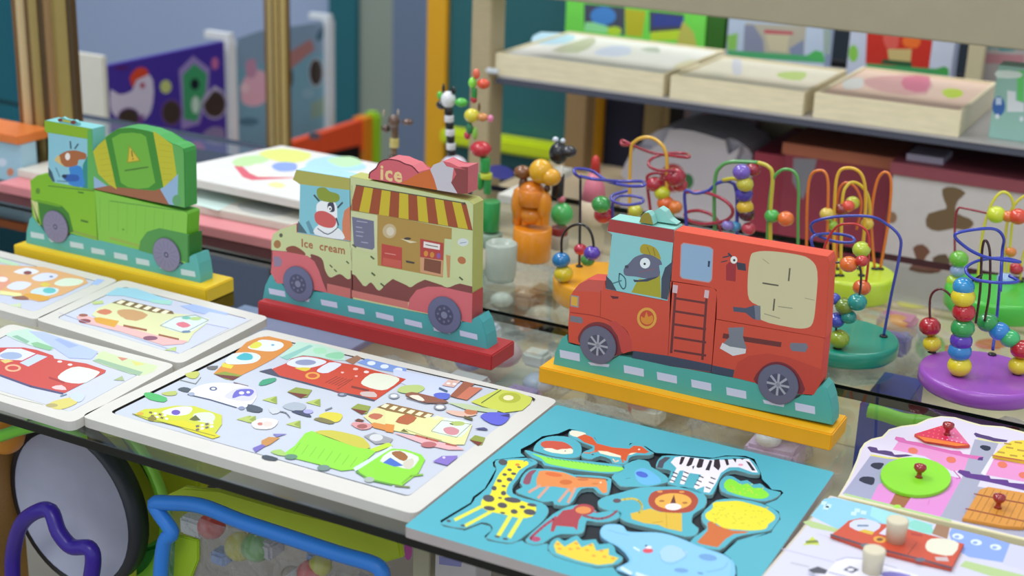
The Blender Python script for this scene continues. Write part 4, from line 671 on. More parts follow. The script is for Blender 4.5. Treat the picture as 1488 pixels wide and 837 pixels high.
a.build(o)
o = piece('monkey_piece', 'crimson monkey with one long outstretched arm, left of the lion', B5, [(12, 265), (100, 182), (180, 112), (260, 70), (320, 55), (400, 55), (432, 88), (455, 104), (540, 86), (588, 92), (588, 128), (520, 158), (440, 160), (380, 150), (370, 210), (332, 232), (230, 230), (172, 250), (120, 288), (55, 294)], sm=2)
pa().line(B5, [(70, 262), (45, 258), (70, 232), (130, 180), (200, 130)], 16, '#a84458', 3).ell(B5, 78, 262, 28, 16, '#b04468').poly(B5, [(175, 160), (240, 90), (320, 78), (360, 110), (335, 150), (325, 210), (305, 190), (200, 182), (185, 218), (165, 215)], '#a83c46').line(B5, [(360, 120), (450, 140), (520, 125), (565, 92)], 14, '#8c4858', 3).ell(B5, 365, 85, 65, 34, '#a83c46').ell(B5, 362, 88, 48, 22, '#dc8a4c').line(B5, [(410, 90), (450, 105)], 6, '#a83c46').build(o)
o = piece('bush_piece', 'yellow spiky bush piece with orange dots, left of the elephant', B5, [(152, 300), (188, 258), (220, 254), (250, 275), (290, 250), (330, 240), (352, 270), (400, 266), (440, 262), (455, 295), (520, 285), (552, 312), (556, 345), (600, 370), (588, 400), (540, 420), (440, 428), (300, 396), (190, 360), (158, 330)], sm=2)
a = pa().poly(B5, [(185, 300), (205, 268), (250, 308), (320, 268), (352, 312), (420, 285), (440, 332), (515, 318), (515, 358), (575, 375), (540, 408), (450, 418), (320, 388), (200, 345)], '#e6cc3a')
for x, y in ((220, 320), (285, 322), (330, 318), (385, 328), (210, 292), (320, 288), (425, 362), (490, 368), (540, 378), (405, 298), (470, 332)): a.ell(B5, x, y, 13, 6, '#e0903c', 10, 8); a.k -= 1
a.build(o)
o = piece('elephant_piece', 'large pale blue elephant at the near edge of the board', B5, [(462, 210), (490, 175), (560, 170), (608, 185), (622, 215), (680, 220), (800, 220), (880, 235), (980, 270), (1100, 320), (1200, 350), (1258, 388), (1275, 430), (1270, 500), (1200, 560), (1000, 570), (760, 535), (640, 475), (562, 447), (572, 430), (630, 402), (640, 380), (580, 312), (520, 282), (470, 250)], side='#79bfe2', sm=2)
a = pa().poly(B5, [(470, 212), (495, 183), (560, 178), (600, 190), (615, 222), (680, 228), (800, 228), (880, 243), (980, 278), (1100, 328), (1195, 358), (1240, 395), (1250, 440), (1200, 530), (1000, 545), (760, 520), (650, 470), (590, 440), (640, 415), (655, 378), (590, 308), (525, 275), (480, 248)], '#86c4ea', 2)
a.poly(B5, [(820, 345), (850, 308), (900, 300), (970, 330), (985, 350), (940, 385), (880, 400), (835, 385)], '#a4ccf0', 3).line(B5, [(820, 350), (840, 395), (900, 410), (980, 365), (960, 325)], 4, '#74a8dc', 3).ell(B5, 1110, 372, 56, 20, '#6a9ed0', 8).ell(B5, 950, 450, 44, 14, '#6a9ed0', 5).ell(B5, 750, 332, 32, 15, '#d8505c').ell(B5, 755, 312, 18, 8, '#f2eef2').ell(B5, 740, 302, 8, 5, '#333').line(B5, [(665, 312), (700, 332)], 10, '#d8ecf8').line(B5, [(590, 435), (650, 470)], 20, '#cde4f4').line(B5, [(680, 470), (760, 500)], 20, '#cde4f4').line(B5, [(1100, 460), (1200, 440), (1230, 400)], 4, '#6a9ed0', 3).line(B5, [(1050, 465), (1080, 470)], 8, '#4a7ab0').line(B5, [(510, 205), (560, 222), (640, 240)], 3, '#6fb0dc'); a.build(o)

# --- castle peg puzzle
R1 = crop(1210, 600, 5.23); R2 = crop(1100, 700, 3.835)
ZC = .0095
def TC(a, b): return pz(a, b, ZC)
CO = [(40, 632), (120, 500), (185, 350), (208, 275), (240, 225), (290, 195), (380, 180), (425, 122), (520, 97), (640, 86), (720, 42), (820, 22), (930, 30), (1040, 68), (1130, 92), (1300, 102), (1480, 150), (1640, 190), (1740, 290), (1800, 420), (1820, 700), (1780, 1040)]
w = [TC(*R1(*v)) for v in CO]
cs = thing('puzzle_board', ((w[0]+w[10]+w[-1])/3).xy.to_3d(), 'castle shaped puzzle board in pink and grey with red knobs', 'puzzle')
prism('board', w, (0, 0, -.0085), paint('#e6dfb8', .5), cs, .0006)
a = Art(TC, UPN)
a.poly(R1, [(60, 622), (135, 500), (200, 350), (222, 280), (255, 235), (300, 207), (385, 190), (435, 132), (525, 107), (645, 95), (725, 52), (820, 32), (925, 40), (1030, 75), (1130, 102), (1300, 114), (1470, 160), (1620, 200), (1720, 300), (1780, 430), (1790, 700), (1755, 1020)], '#dcd3e4')
a.poly(R1, [(75, 615), (285, 328), (500, 345), (480, 600), (270, 665)], '#a2a4c0').poly(R1, [(290, 660), (350, 540), (900, 480), (985, 500), (820, 790)], '#e08ed0').poly(R1, [(455, 280), (500, 215), (1060, 330), (1010, 440), (900, 440), (700, 330)], '#e493c8').poly(R1, [(820, 790), (980, 500), (1080, 200), (1260, 232), (1100, 560), (1454, 610), (1800, 700), (1760, 1010), (1380, 930)], '#a6a8bc').poly(R1, [(1160, 470), (1240, 320), (1454, 365), (1700, 430), (1650, 560)], '#e493c8').poly(R1, [(1125, 460), (1205, 330), (1235, 330), (1160, 475)], '#e4e0ec')
a.line(R1, [(290, 320), (430, 345), (600, 345)], 12, '#e0d86c').line(R1, [(1100, 195), (1290, 232)], 12, '#e0dc9c')
a.poly(R1, [(262, 262), (280, 255), (335, 265), (345, 285), (400, 285), (450, 295), (470, 318), (560, 315), (610, 325), (500, 340), (400, 320), (290, 298)], '#4c3270').poly(R1, [(470, 200), (480, 180), (540, 190), (560, 210), (660, 225), (720, 245), (900, 285), (970, 290), (990, 312), (1140, 332), (1135, 362), (1040, 345), (700, 265), (500, 220)], '#d467ac').poly(R1, [(1110, 340), (1145, 335), (1140, 362), (1100, 360)], '#4c2a78')
a.poly(R1, [(948, 450), (965, 432), (1040, 445), (1050, 462), (1120, 470), (1190, 478), (1200, 500), (1330, 510), (1340, 530), (1454, 540), (1700, 590), (1700, 640), (1454, 590), (1250, 540), (1010, 490)], '#5a2c84').poly(R1, [(1072, 160), (1085, 150), (1130, 165), (1190, 178), (1225, 190), (1330, 208), (1320, 222), (1230, 218), (1090, 182)], '#4c3270')
for P in ([(288, 405), (310, 380), (385, 382), (380, 405), (350, 432)], [(200, 515), (230, 485), (310, 490), (318, 520), (295, 550)], [(1118, 262), (1140, 245), (1198, 258), (1195, 282), (1160, 288)]): a.poly(R1, P, '#16203c', 2)
for x, y in ((610, 288), (900, 357), (1290, 395), (1450, 475)): a.ell(R1, x, y, 38, 24, '#e2745c', 10)
a.poly(R1, [(480, 605), (600, 635), (540, 725), (430, 700)], '#a0623c').line(R1, [(90, 618), (240, 655), (430, 700), (560, 735), (900, 820)], 14, '#b4d68c').ell(R1, 490, 712, 30, 14, '#a8e04a').line(R1, [(735, 660), (725, 700)], 4, '#c86ab0').line(R1, [(920, 440), (970, 495), (940, 500)], 8, '#c868b0')
a.build(cs)
def knob(px, parent, z=.0125):
    c = pz(*px, z); lathe('knob', [(.0035, 0), (.0022, .0015), (.0022, .0045), (.004, .006), (.0055, .0085), (.005, .011), (.002, .0122)], (c.x, c.y, z), paint('#981818', .15, coat=.8), parent, 18)
ZK = .0125
def TK_(a, b): return pz(a, b, ZK)
def cpiece(name, label, P, side, sm=0, kn=None):
    q = cr(P, sm) if sm else [Vector(p) for p in P]
    w = [TK_(*R1(*v[:2])) for v in q]; bm = bmesh.new(); add_prism(bm, w, (0, 0, -.003), .0004)
    c = sum(w, Vector())/len(w); t = thing(name, (c.x, c.y, .0096), label, 'puzzle piece', 'knobbed castle pieces')
    from_bm('piece', bm, [paint(side, .45, .02)], t)
    if kn: knob(R1(*kn), t)
    return t
cp = cpiece('tree_piece', 'round lime green treetop with a dark red knob', [(632+268*math.cos(t), 480+145*math.sin(t)+math.cos(t)*14) for t in [2*math.pi*k/28 for k in range(28)]], '#8bdc2c', 0, (655, 488))
cp = cpiece('roof_piece', 'red and pink triangular roof with a knob', [(620, 158), (900, 72), (1045, 245), (940, 248), (700, 205)], '#d8503c', 0, (870, 165))
a = Art(TK_, UPN); a.poly(R1, [(628, 158), (898, 78), (1035, 240), (680, 178)], '#d82c54').poly(R1, [(860, 92), (898, 78), (1035, 238), (880, 205)], '#e46a98').poly(R1, [(640, 175), (1035, 246), (940, 252), (700, 215)], '#ec7a2c')
for i in range(4):
    for j in range(9-i*2): a.ell(R1, 690+j*36+i*42, 168-i*20+j*7, 7, 5, '#f0b4c0' if j > 3 else '#ec6a6a', 0, 8); a.k -= 1
a.k += 1; a.build(cp)
cp = cpiece('roof_piece', 'yellow tiled roof at the right edge of the castle board', [(1215, 322), (1300, 250), (1360, 210), (1470, 205), (1560, 300), (1600, 390), (1450, 365)], '#e8d038', 0, None)
a = Art(TK_, UPN)
for x, y in ((1280, 300), (1345, 265), (1410, 225), (1375, 325), (1430, 285), (1330, 235), (1470, 330)): a.line(R1, [(x-26, y-4), (x+26, y+4)], 12, '#b8902c'); a.k -= 1
a.k += 1; a.line(R1, [(1215, 322), (1450, 362), (1600, 390)], 7, '#b8503c').build(cp)
cp = cpiece('gate_piece', 'orange slatted castle gate with a dark red knob', [(985, 800), (1120, 580), (1180, 560), (1454, 605), (1560, 640), (1530, 760), (1450, 870), (1300, 860)], '#d8923a', 0, (1255, 720))
a = Art(TK_, UPN); a.line(R1, [(1075, 615), (1300, 660), (1545, 705)], 10, '#8c3c24').line(R1, [(1010, 728), (1300, 790), (1500, 832)], 10, '#8c3c24')
for k in range(8): a.line(R1, [(1175+k*52, 575+k*9), (1040+k*56, 802+k*9)], 5, '#9c6a24'); a.k -= 1
a.k += 1; a.build(cp)

# --- vehicle peg puzzle in the near right corner
w0, w1 = pz(1104, 838, ZT), pz(1203, 722, ZT); d = (w1-w0).normalized(); r_ = Vector((d.y, -d.x, 0))
w1 = pz(1206, 719, ZT)
cor = [w1-d*.235, w1, w1+r_*.30, w1+r_*.30-d*.235]
pb = thing('puzzle_board', ((cor[0]+cor[2])/2).xy.to_3d(), 'white street scene peg puzzle below the castle with two wooden pegs', 'puzzle')
prism('board', cor, (0, 0, -.009), paint('#cfc6b6', .5), pb, .0008)
a = Art(PT, UPN)
a._add([c+(Vector((0, 0, 0))+((cor[0]+cor[2])/2-c).normalized()*.003) for c in cor], '#d2d2e0')
a.poly(R2, [(300, 190), (375, 95), (430, 88), (640, 135), (980, 240), (960, 290), (560, 250), (460, 270)], '#8fcbe4').poly(R2, [(630, 190), (640, 140), (960, 235), (975, 270), (960, 300), (700, 230)], '#9fdcdc').poly(R2, [(840, 240), (880, 215), (970, 245), (975, 290), (880, 270)], '#8cd4c4', 2).poly(R2, [(975, 290), (1000, 235), (1075, 255), (1060, 320)], '#a0785c').poly(R2, [(1070, 290), (1085, 258), (1300, 310), (1410, 345), (1370, 450), (1180, 420), (1100, 370)], '#8aa6ea').poly(R2, [(1370, 460), (1410, 345), (1600, 390), (1600, 520)], '#cdcdee')
for x, y in ((375, 120), (400, 135), (560, 160), (595, 172), (540, 178), (385, 145)): a.poly(R2, [(x-14, y-12), (x+16, y-8), (x+12, y+12), (x-18, y+8)], '#c4e4f2'); a.k -= 1
for x, y in ((1120, 305), (1222, 338), (1330, 365)): a.ell(R2, x, y, 32, 16, '#dce8f8', 8); a.ell(R2, x-6, y+2, 14, 8, '#8aa6ea')
a.poly(R2, [(255, 225), (290, 215), (460, 265), (450, 285), (300, 255)], '#b4cc8c').poly(R2, [(1130, 470), (1160, 440), (1500, 525), (1480, 560), (1300, 525)], '#b4cc8c').line(R2, [(140, 375), (400, 440), (600, 500)], 5, '#c4c0dc').line(R2, [(340, 290), (700, 400), (1080, 490)], 6, '#cfcce4')
a.poly(R2, [(255, 355), (310, 305), (350, 355), (300, 350)], '#c8d44a').poly(R2, [(270, 330), (335, 325), (345, 340), (275, 345)], '#7c8c3c').line(R2, [(190, 452), (290, 475)], 7, '#b8b8c4').build(pb)
def ppiece(name, label, P, pegpx, side='#e4ddd0'):
    w = [pz(*R2(*v), .0122) for v in P]; c = sum(w, Vector())/len(w); t = thing(name, (c.x, c.y, ZT+.0002), label, 'puzzle piece', 'pegged vehicle pieces')
    bm = bmesh.new(); add_prism(bm, w, (0, 0, -.003), .0004); from_bm('piece', bm, [paint(side, .45)], t)
    k = pz(*R2(*pegpx), .0122); lathe('peg', [(.0072, 0), (.0085, .017), (.0082, .0185), (.007, .019)], (k.x, k.y, .0122), paint('#d8cfb4', .5, .06, 30), t, 24)
    return t, Art(lambda a_, b_: pz(a_, b_, .0122), UPN)
t, a = ppiece('fire_engine_piece', 'red fire engine piece with a wooden peg', [(410, 295), (455, 265), (510, 215), (580, 200), (690, 235), (760, 240), (940, 290), (1155, 345), (1085, 482), (900, 440), (600, 365), (450, 310)], (770, 330), '#c8503a')
a.poly(R2, [(450, 290), (510, 225), (600, 205), (700, 240), (1150, 348), (1090, 470), (600, 360)], '#cb5036').poly(R2, [(515, 250), (540, 215), (620, 210), (690, 240), (660, 275), (600, 285)], '#cfd4e8', 2).poly(R2, [(565, 275), (600, 265), (655, 280), (640, 296)], '#dcb83a').line(R2, [(560, 245), (620, 245)], 10, '#6f86a0').ell(R2, 684, 322, 36, 18, '#e8a840', 8).ell(R2, 684, 322, 18, 9, '#7c4a2c').poly(R2, [(940, 350), (970, 318), (1060, 320), (1125, 345), (1090, 410), (1010, 405), (950, 385)], '#e4e2cc', 2).line(R2, [(840, 405), (890, 340)], 5, '#8c3426').line(R2, [(860, 290), (920, 300)], 12, '#b03c34').line(R2, [(410, 295), (600, 355), (900, 430), (1085, 480)], 10, '#4c4858').ell(R2, 605, 355, 28, 12, '#6a6878').ell(R2, 910, 435, 30, 12, '#6a6878').poly(R2, [(680, 290), (720, 255), (760, 262), (720, 300)], '#dcdcf0').poly(R2, [(990, 420), (1060, 420), (1070, 445), (1000, 440)], '#cbb8b8').build(t)
t, a = ppiece('police_car_piece', 'white police car piece with a wooden peg at the near edge', [(285, 490), (340, 470), (400, 490), (440, 440), (500, 420), (600, 430), (760, 480), (900, 520), (900, 620), (700, 620), (420, 560)], (640, 500), '#e4e2f0')
a.poly(R2, [(285, 490), (340, 472), (395, 492), (380, 515), (310, 508)], '#4c505c').poly(R2, [(480, 490), (520, 470), (570, 490), (530, 510)], '#3c4258').ell(R2, 522, 490, 20, 9, '#e4e2f0').poly(R2, [(690, 515), (740, 500), (850, 520), (880, 560), (760, 560)], '#7c74c0', 2).line(R2, [(440, 440), (500, 422), (600, 432), (780, 482)], 4, '#9a9ab8').line(R2, [(400, 505), (560, 545), (700, 590)], 5, '#8a8aac').build(t)
# ---------------------------------------------------------------- bead mazes on the rear glass shelf
AXY = Vector((AX.x, AX.y, 0)).normalized()
def maze(label, c, r, h, col, wires, beads, top=None):
    """wires: (colour, radius, crop, [(x, y[, dy])...]);  beads: (crop, x, y, radius_px, colour)"""
    t = thing('bead_maze', (c.x, c.y, 0), label, 'bead maze', 'bead mazes')
    lathe('base', disc_prof(r, h, .004), (c.x, c.y, 0), paint(col, .3, .03, coat=.3), t, 48)
    S_ = []
    for col_, rad, cr_, P in wires:
        def foot(p):
            g = pz(*cr_(p[0], p[1]), h); d = Vector((g.x-c.x, g.y-c.y))
            return c.y+d.y*min(1, r*.86/max(d.length, 1e-6)) if d.length < r*1.35 else None
        ya, yb = foot(P[0]), foot(P[-1]); ya0, yb0 = ya, yb
        if ya is None: ya = yb if yb is not None else c.y
        if yb is None: yb = ya
        n_ = len(P)-1
        w = [py(*cr_(p[0], p[1]), ya+(yb-ya)*i/n_+(p[2] if len(p) > 2 and 0 < i < n_ else 0)) for i, p in enumerate(P)]
        w = [Vector((v.x, v.y, max(v.z, h*.5))) for v in w]
        S_ += [(v, proj(v)) for v in cr(w, 5, False)]
        tube('wire', w, rad, paint(col_, .25, .02, coat=.4), t, 8, 6)
        for e in (w[0], w[-1]):
            if e.z < h+.012: lathe('ferrule', [(.0045, h), (.004, h+.0015), (.002, h+.002)], (e.x, e.y, 0), paint('#18181c', .3), t, 12)
    for cr_, x, y, rp, col_ in beads:
        px_, py_ = cr_(x, y); k_ = min(S_, key=lambda s: (s[1][0]-px_)**2+(s[1][1]-py_)**2)[0]; q = py(px_, py_, k_.y); bead(q, 1.12*rp/F*(q-CAM).dot(AD), col_, t, .88)
    return t
def basec(pl, side, r): p = pz(*pl, 0); return p+AXY*r*side
K5 = crop(1220, 180, 3.489); K6 = crop(1220, 380, 4.649); K4 = crop(1130, 200, 2.092); K3 = crop(780, 180, 2.99)
c = basec((1335, 560), 1, .062)
maze('bead maze with a purple round base at the right edge', c, .062, .017, '#9a4fb8',
    [('#5c1a22', .0013, K6, [(625, 600, .01), (612, 420), (615, 240), (680, 185), (745, 225), (790, 300), (800, 400)]),
     ('#2f3fae', .0016, K6, [(1035, 600, .02), (1065, 350, .02), (1085, 100, .02)]),
     ('#2f3fae', .0016, K5, [(815, 850, .02), (825, 650, .02), (832, 580, .01), (790, 535, 0), (690, 535, -.02), (585, 562, -.03), (640, 625, -.02), (730, 672, -.01), (830, 690, 0), (915, 700, .01), (820, 680, .03), (700, 695, .01), (640, 735, -.02), (680, 785, -.03), (800, 805, -.03), (905, 800, -.01), (860, 770, .02)]),
     ('#3a1418', .0013, K5, [(690, 1010, .02), (712, 850), (722, 650), (738, 590), (762, 650), (760, 850), (735, 1000, .02)]),
     ('#2a2228', .0013, K6, [(805, 770, 0), (812, 600), (830, 450), (840, 300), (838, 170), (900, 130, .01), (960, 90, .02)]),
     ('#2a2228', .0013, K6, [(1200, 760, 0), (1225, 600), (1150, 520), (1080, 465), (1000, 410), (940, 380)])],
    [(K6, 610, 440, 66, '#b01f2c'), (K6, 625, 555, 56, '#e3d02a'), (K6, 810, 705, 74, '#e3d02a'), (K6, 812, 605, 72, '#2f7fc4'), (K6, 822, 535, 68, '#5a34b0'), (K6, 832, 450, 72, '#2f9a4c'), (K6, 840, 342, 70, '#b81c2c'), (K6, 835, 238, 74, '#e3d02a'), (K6, 838, 170, 66, '#2f8fc8'), (K6, 1000, 412, 66, '#2f9a4c'), (K6, 1080, 472, 64, '#2f86d0'), (K6, 1150, 520, 62, '#3fb86c'), (K6, 1228, 595, 66, '#b81c2c'), (K6, 1208, 705, 62, '#e3d02a')][:0] or
    [(cr_, x, y, r/4.649, col) for cr_, x, y, r, col in [(K6, 610, 440, 66, '#b01f2c'), (K6, 625, 555, 56, '#e3d02a'), (K6, 810, 705, 74, '#e3d02a'), (K6, 812, 605, 72, '#2f7fc4'), (K6, 822, 535, 68, '#5a34b0'), (K6, 832, 450, 72, '#2f9a4c'), (K6, 840, 342, 70, '#b81c2c'), (K6, 835, 238, 74, '#e3d02a'), (K6, 838, 170, 66, '#2f8fc8'), (K6, 1000, 412, 66, '#2f9a4c'), (K6, 1080, 472, 64, '#2f86d0'), (K6, 1150, 520, 62, '#3fb86c'), (K6, 1228, 595, 66, '#b81c2c'), (K6, 1208, 705, 62, '#e3d02a')]])
c = basec((1302, 512), -1, .058)
maze('bead maze with a teal round base just right of the red fire truck', c, .058, .018, '#1f8f78',
    [('#3a44a4', .0016, K4, [(322, 605, .01), (345, 480), (372, 350), (370, 300), (330, 262), (280, 240, -.01), (180, 240, -.02), (108, 258, -.02), (110, 290, -.01), (170, 315), (228, 318, .01), (225, 302, .02), (170, 292, .01), (108, 300, -.02), (112, 340, -.02), (160, 380)]),
     ('#c0302c', .0014, K4, [(120, 440), (140, 340), (175, 275), (215, 262), (255, 270), (278, 310), (270, 430), (255, 470)]),
     ('#2a2a30', .0012, K4, [(182, 640), (180, 560), (220, 520), (248, 480), (252, 400), (225, 380), (175, 380)])],
    [(K4, x, y, r/2.092, col) for x, y, r, col in [(187, 612, 29, '#8fa82c'), (178, 555, 24, '#3a4cb0'), (216, 545, 22, '#1f8c80'), (203, 512, 26, '#6f8a2c'), (242, 500, 27, '#1f8f88'), (256, 456, 25, '#e0682c'), (216, 385, 25, '#e0702c'), (256, 375, 18, '#c0342c'), (255, 340, 25, '#b8cc3a'), (172, 490, 18, '#3a4cb0')]])
c = basec((1296, 430), -1, .05)
maze('bead maze with a lime round base behind the teal one', c, .05, .03, '#c3dc38',
    [('#e2b02c', .0019, K4, [(172, 420), (172, 230), (182, 115), (215, 92), (255, 112), (268, 180), (262, 300), (255, 420)]), ('#dfbe2c', .0019, K4, [(192, 420), (196, 200), (212, 145), (240, 138), (272, 170), (280, 230), (262, 300), (250, 400)]),
     ('#e07828', .0017, K4, [(295, 400, .01), (285, 250), (300, 140), (325, 105), (345, 130), (340, 230), (330, 300), (312, 400)]), ('#e07828', .0017, K4, [(90, 420), (88, 300), (95, 135), (125, 100), (152, 125), (152, 250), (150, 420)]), ('#e07030', .0015, K4, [(180, 400), (180, 200), (200, 140), (235, 150), (255, 200), (240, 280)])],
    [(K4, x, y, r/2.092, col) for x, y, r, col in [(195, 218, 20, '#8c3028'), (215, 208, 18, '#dc4a38'), (228, 198, 20, '#c4cc3c'), (150, 232, 20, '#d8bc50'), (272, 262, 18, '#d8b43a'), (165, 265, 16, '#9cc43c')]])
c = basec((1372, 448), 1, .06)
maze('bead maze with a bright green round base behind the purple one', c, .06, .025, '#46b83c',
    [('#d8d038', .0017, K5, [(700, 800), (725, 560), (765, 420), (815, 350), (860, 360), (882, 420), (870, 560), (850, 800)]), ('#d8c838', .0017, K5, [(835, 800), (842, 560), (870, 440), (930, 370), (990, 370), (1010, 460), (1000, 800)]), ('#8c2030', .0014, K5, [(585, 700), (585, 520), (600, 432), (640, 430), (760, 455), (900, 480)]), ('#e0d050', .0015, K5, [(915, 800), (935, 650), (990, 600)])],
    [(K5, x, y, r/3.489, col) for x, y, r, col in [(795, 460, 44, '#c8d42c'), (855, 470, 30, '#d87030'), (905, 470, 42, '#d8482c'), (868, 650, 26, '#dc8030'), (895, 735, 32, '#c8283c'), (605, 685, 44, '#6cb43a'), (600, 745, 36, '#8ca4cc'), (580, 798, 36, '#a8c83a'), (840, 790, 40, '#9cb8e4'), (905, 905, 32, '#c8cc3c'), (860, 930, 28, '#e08040')]])
c = basec((802, 433), 1, .058)
maze('bead maze with an orange-yellow round base left of the red fire truck', c, .058, .028, '#e8a428',
    [('#2a2430', .0016, K3, [(185, 620), (188, 420), (190, 230)]), ('#4a48a8', .0019, K3, [(190, 235), (165, 215, -.01), (170, 195, 0), (240, 205, .02), (310, 250, .02), (400, 270, 0), (465, 268, -.01), (455, 250, .02), (360, 250, .02), (250, 240, -.02), (190, 228)]), ('#4a48a8', .0018, K3, [(395, 290), (330, 310, -.01), (330, 335, -.02), (390, 352, -.01), (455, 342), (455, 322, .02), (390, 312, .02), (335, 330), (330, 420), (335, 620)]),
     ('#1c181c', .0015, K3, [(116, 690), (108, 560), (112, 490), (150, 445), (205, 440), (240, 485), (250, 570)])],
    [(K3, x, y, r/2.99, col) for x, y, r, col in [(106, 592, 36, '#2478b4'), (116, 652, 38, '#dcc428'), (240, 562, 33, '#5a3cac'), (222, 592, 28, '#4a8c3c'), (190, 545, 26, '#b82840'), (280, 350, 38, '#3c9c48'), (290, 396, 38, '#b82834')]])
c = pz(1010, 440, 0); c = Vector((c.x, 1.60, 0))
maze('bead maze with red spiral wires standing behind the cab of the red fire truck', c, .042, .02, '#4fa8b8',
    [('#dfae3c', .0022, K3, [(400, 800), (404, 400), (408, 130), (430, 75), (480, 58), (530, 78), (562, 130), (566, 240), (560, 400), (560, 800)]), ('#9c2438', .0019, K3, [(400, 92), (370, 90, -.01), (372, 72, 0), (410, 90), (500, 125, .01), (600, 140), (660, 145, -.01), (650, 130, .02), (580, 128, .02), (510, 145), (485, 175, -.02), (520, 200, -.02), (600, 208), (640, 240, .02), (560, 215), (490, 220), (480, 260), (500, 420)])],
    [(K3, x, y, r/2.99, col) for x, y, r, col in [(512, 262, 34, '#b0283c'), (545, 300, 32, '#c8cc28'), (560, 345, 34, '#e0682c'), (600, 362, 30, '#e07c30'), (572, 392, 24, '#9ccc34'), (430, 378, 28, '#c4c43c'), (600, 230, 44, '#a82438'), (620, 265, 32, '#b83040')]])
c = pz(1080, 440, 0); c = Vector((c.x+.03, 1.56, 0))
maze('bead maze with a big green arch behind the tank of the red fire truck', c, .046, .02, '#d84a3c',
    [('#5c9c58', .0024, K3, [(775, 800), (772, 420), (775, 240), (800, 185), (850, 165), (960, 168)]), ('#c8b83c', .0024, K3, [(960, 168), (1005, 185), (1025, 230), (1015, 400), (1010, 800)]), ('#5a9c4c', .0019, K3, [(1000, 800), (1002, 480), (1020, 270), (1050, 210), (1095, 198), (1130, 225), (1138, 300), (1135, 420), (1130, 800)]),
     ('#3c40a0', .0021, K3, [(655, 800), (648, 400), (645, 295), (690, 302), (745, 290), (785, 258), (840, 252), (868, 300), (870, 500), (868, 800)]), ('#a02c40', .0021, K3, [(650, 296), (740, 300), (820, 335, -.02), (852, 380, -.02), (820, 420, -.01), (720, 435), (655, 415, .02), (650, 385, .03), (720, 380, .02), (790, 430, .01), (800, 600)]), ('#d0c43c', .0023, K3, [(810, 245), (860, 238, -.01), (920, 260, -.01), (930, 275), (920, 300)])],
    [(K3, x, y, r/2.99, col) for x, y, r, col in [(1022, 400, 30, '#4cb44c'), (1082, 412, 33, '#e8702c'), (890, 210, 36, '#7458b8'), (940, 198, 30, '#982034'), (905, 262, 34, '#c4bc3c'), (900, 306, 35, '#4c3cac'), (905, 362, 34, '#e0b82c'), (912, 392, 32, '#4c1c2c'), (830, 440, 24, '#8c7cc8'), (862, 445, 24, '#4c9cc8'), (920, 455, 28, '#c04050')]])

# ---------------------------------------------------------------- wooden push-up puppets on the rear shelf
KP = crop(530, 90, 2.8875); KQ = crop(640, 200, 4.186)
def puppet(label, y, parts, c=KP):
    """parts: (name, kind, colour, x, y, rx, ry) in photo units, each a turned wooden piece"""
    q = [py(*c(p[3], p[4]), y) for p in parts]; cx = q[0].x
    t = thing('push_puppet', (cx, y, 0), label, 'toy', 'wooden push puppets')
    for (n, k, col, x, yy, rx, ry), w in zip(parts, q):
        s = (w-CAM).dot(AD)/F/c(1, 0)[0] if False else (w-CAM).dot(AD)/F
        sc_ = 1/((c(1, 0)[0]-c(0, 0)[0])**-1)
        rx, ry = rx*sc_*s, ry*sc_*s
        m = paint(col, .25, .03, coat=.4)
        if k == 'cyl': lathe(n, [(rx*.94, -ry), (rx, -ry+.001), (rx, ry-.001), (rx*.94, ry)], w, m, t, 24)
        else: ball(n, w, rx, m, t, ry/rx)
    return t
def to_shelf(t, y, x_px, top_px, col, r, c=KP, name='base'):
    w = py(*c(x_px, top_px), y); lathe(name, [(r*.94, 0), (r, .001), (r, w.z-.001), (r*.94, w.z)], (w.x, w.y, 0), paint(col, .3), t, 24)
t = puppet('brown wooden giraffe puppet with thin ears behind the ice cream van', 1.62,
    [('head', 'b', '#5f4638', 122, 250, 26, 30), ('snout', 'b', '#5a3c30', 180, 252, 24, 14), ('ear', 'b', '#4c3428', 88, 280, 20, 17), ('eye', 'b', '#cfc4bc', 110, 235, 9, 9), ('horn', 'b', '#a89a88', 80, 215, 5, 16), ('horn', 'b', '#a89a88', 140, 212, 5, 14), ('neck', 'cyl', '#5c4430', 126, 295, 15, 24), ('neck_ring', 'cyl', '#b8a860', 124, 338, 20, 20), ('neck', 'cyl', '#6c5238', 122, 372, 14, 16), ('body', 'cyl', '#5c4430', 122, 470, 22, 80)])
to_shelf(t, 1.62, 122, 550, '#8c5a38', .022)
t = puppet('black and white striped zebra puppet with a green nose bead', 1.60,
    [('head', 'b', '#dfe0e4', 350, 158, 32, 36), ('muzzle', 'b', '#1c2028', 322, 180, 22, 20), ('ear', 'b', '#14161c', 330, 112, 6, 22), ('ear', 'b', '#14161c', 372, 120, 10, 18), ('mane', 'b', '#5cc03c', 315, 140, 12, 18), ('nose', 'b', '#4cb43c', 405, 170, 28, 19)]+
    [('neck_ring', 'cyl', '#16181c' if i % 2 == 0 else '#dcdce0', 352+i*2, 208+i*29, 18-(i % 2)*-2, 14) for i in range(7)]+[('body', 'b', '#d0ccd8', 375, 440, 60, 50)])
to_shelf(t, 1.60, 375, 520, '#3c3c44', .024)
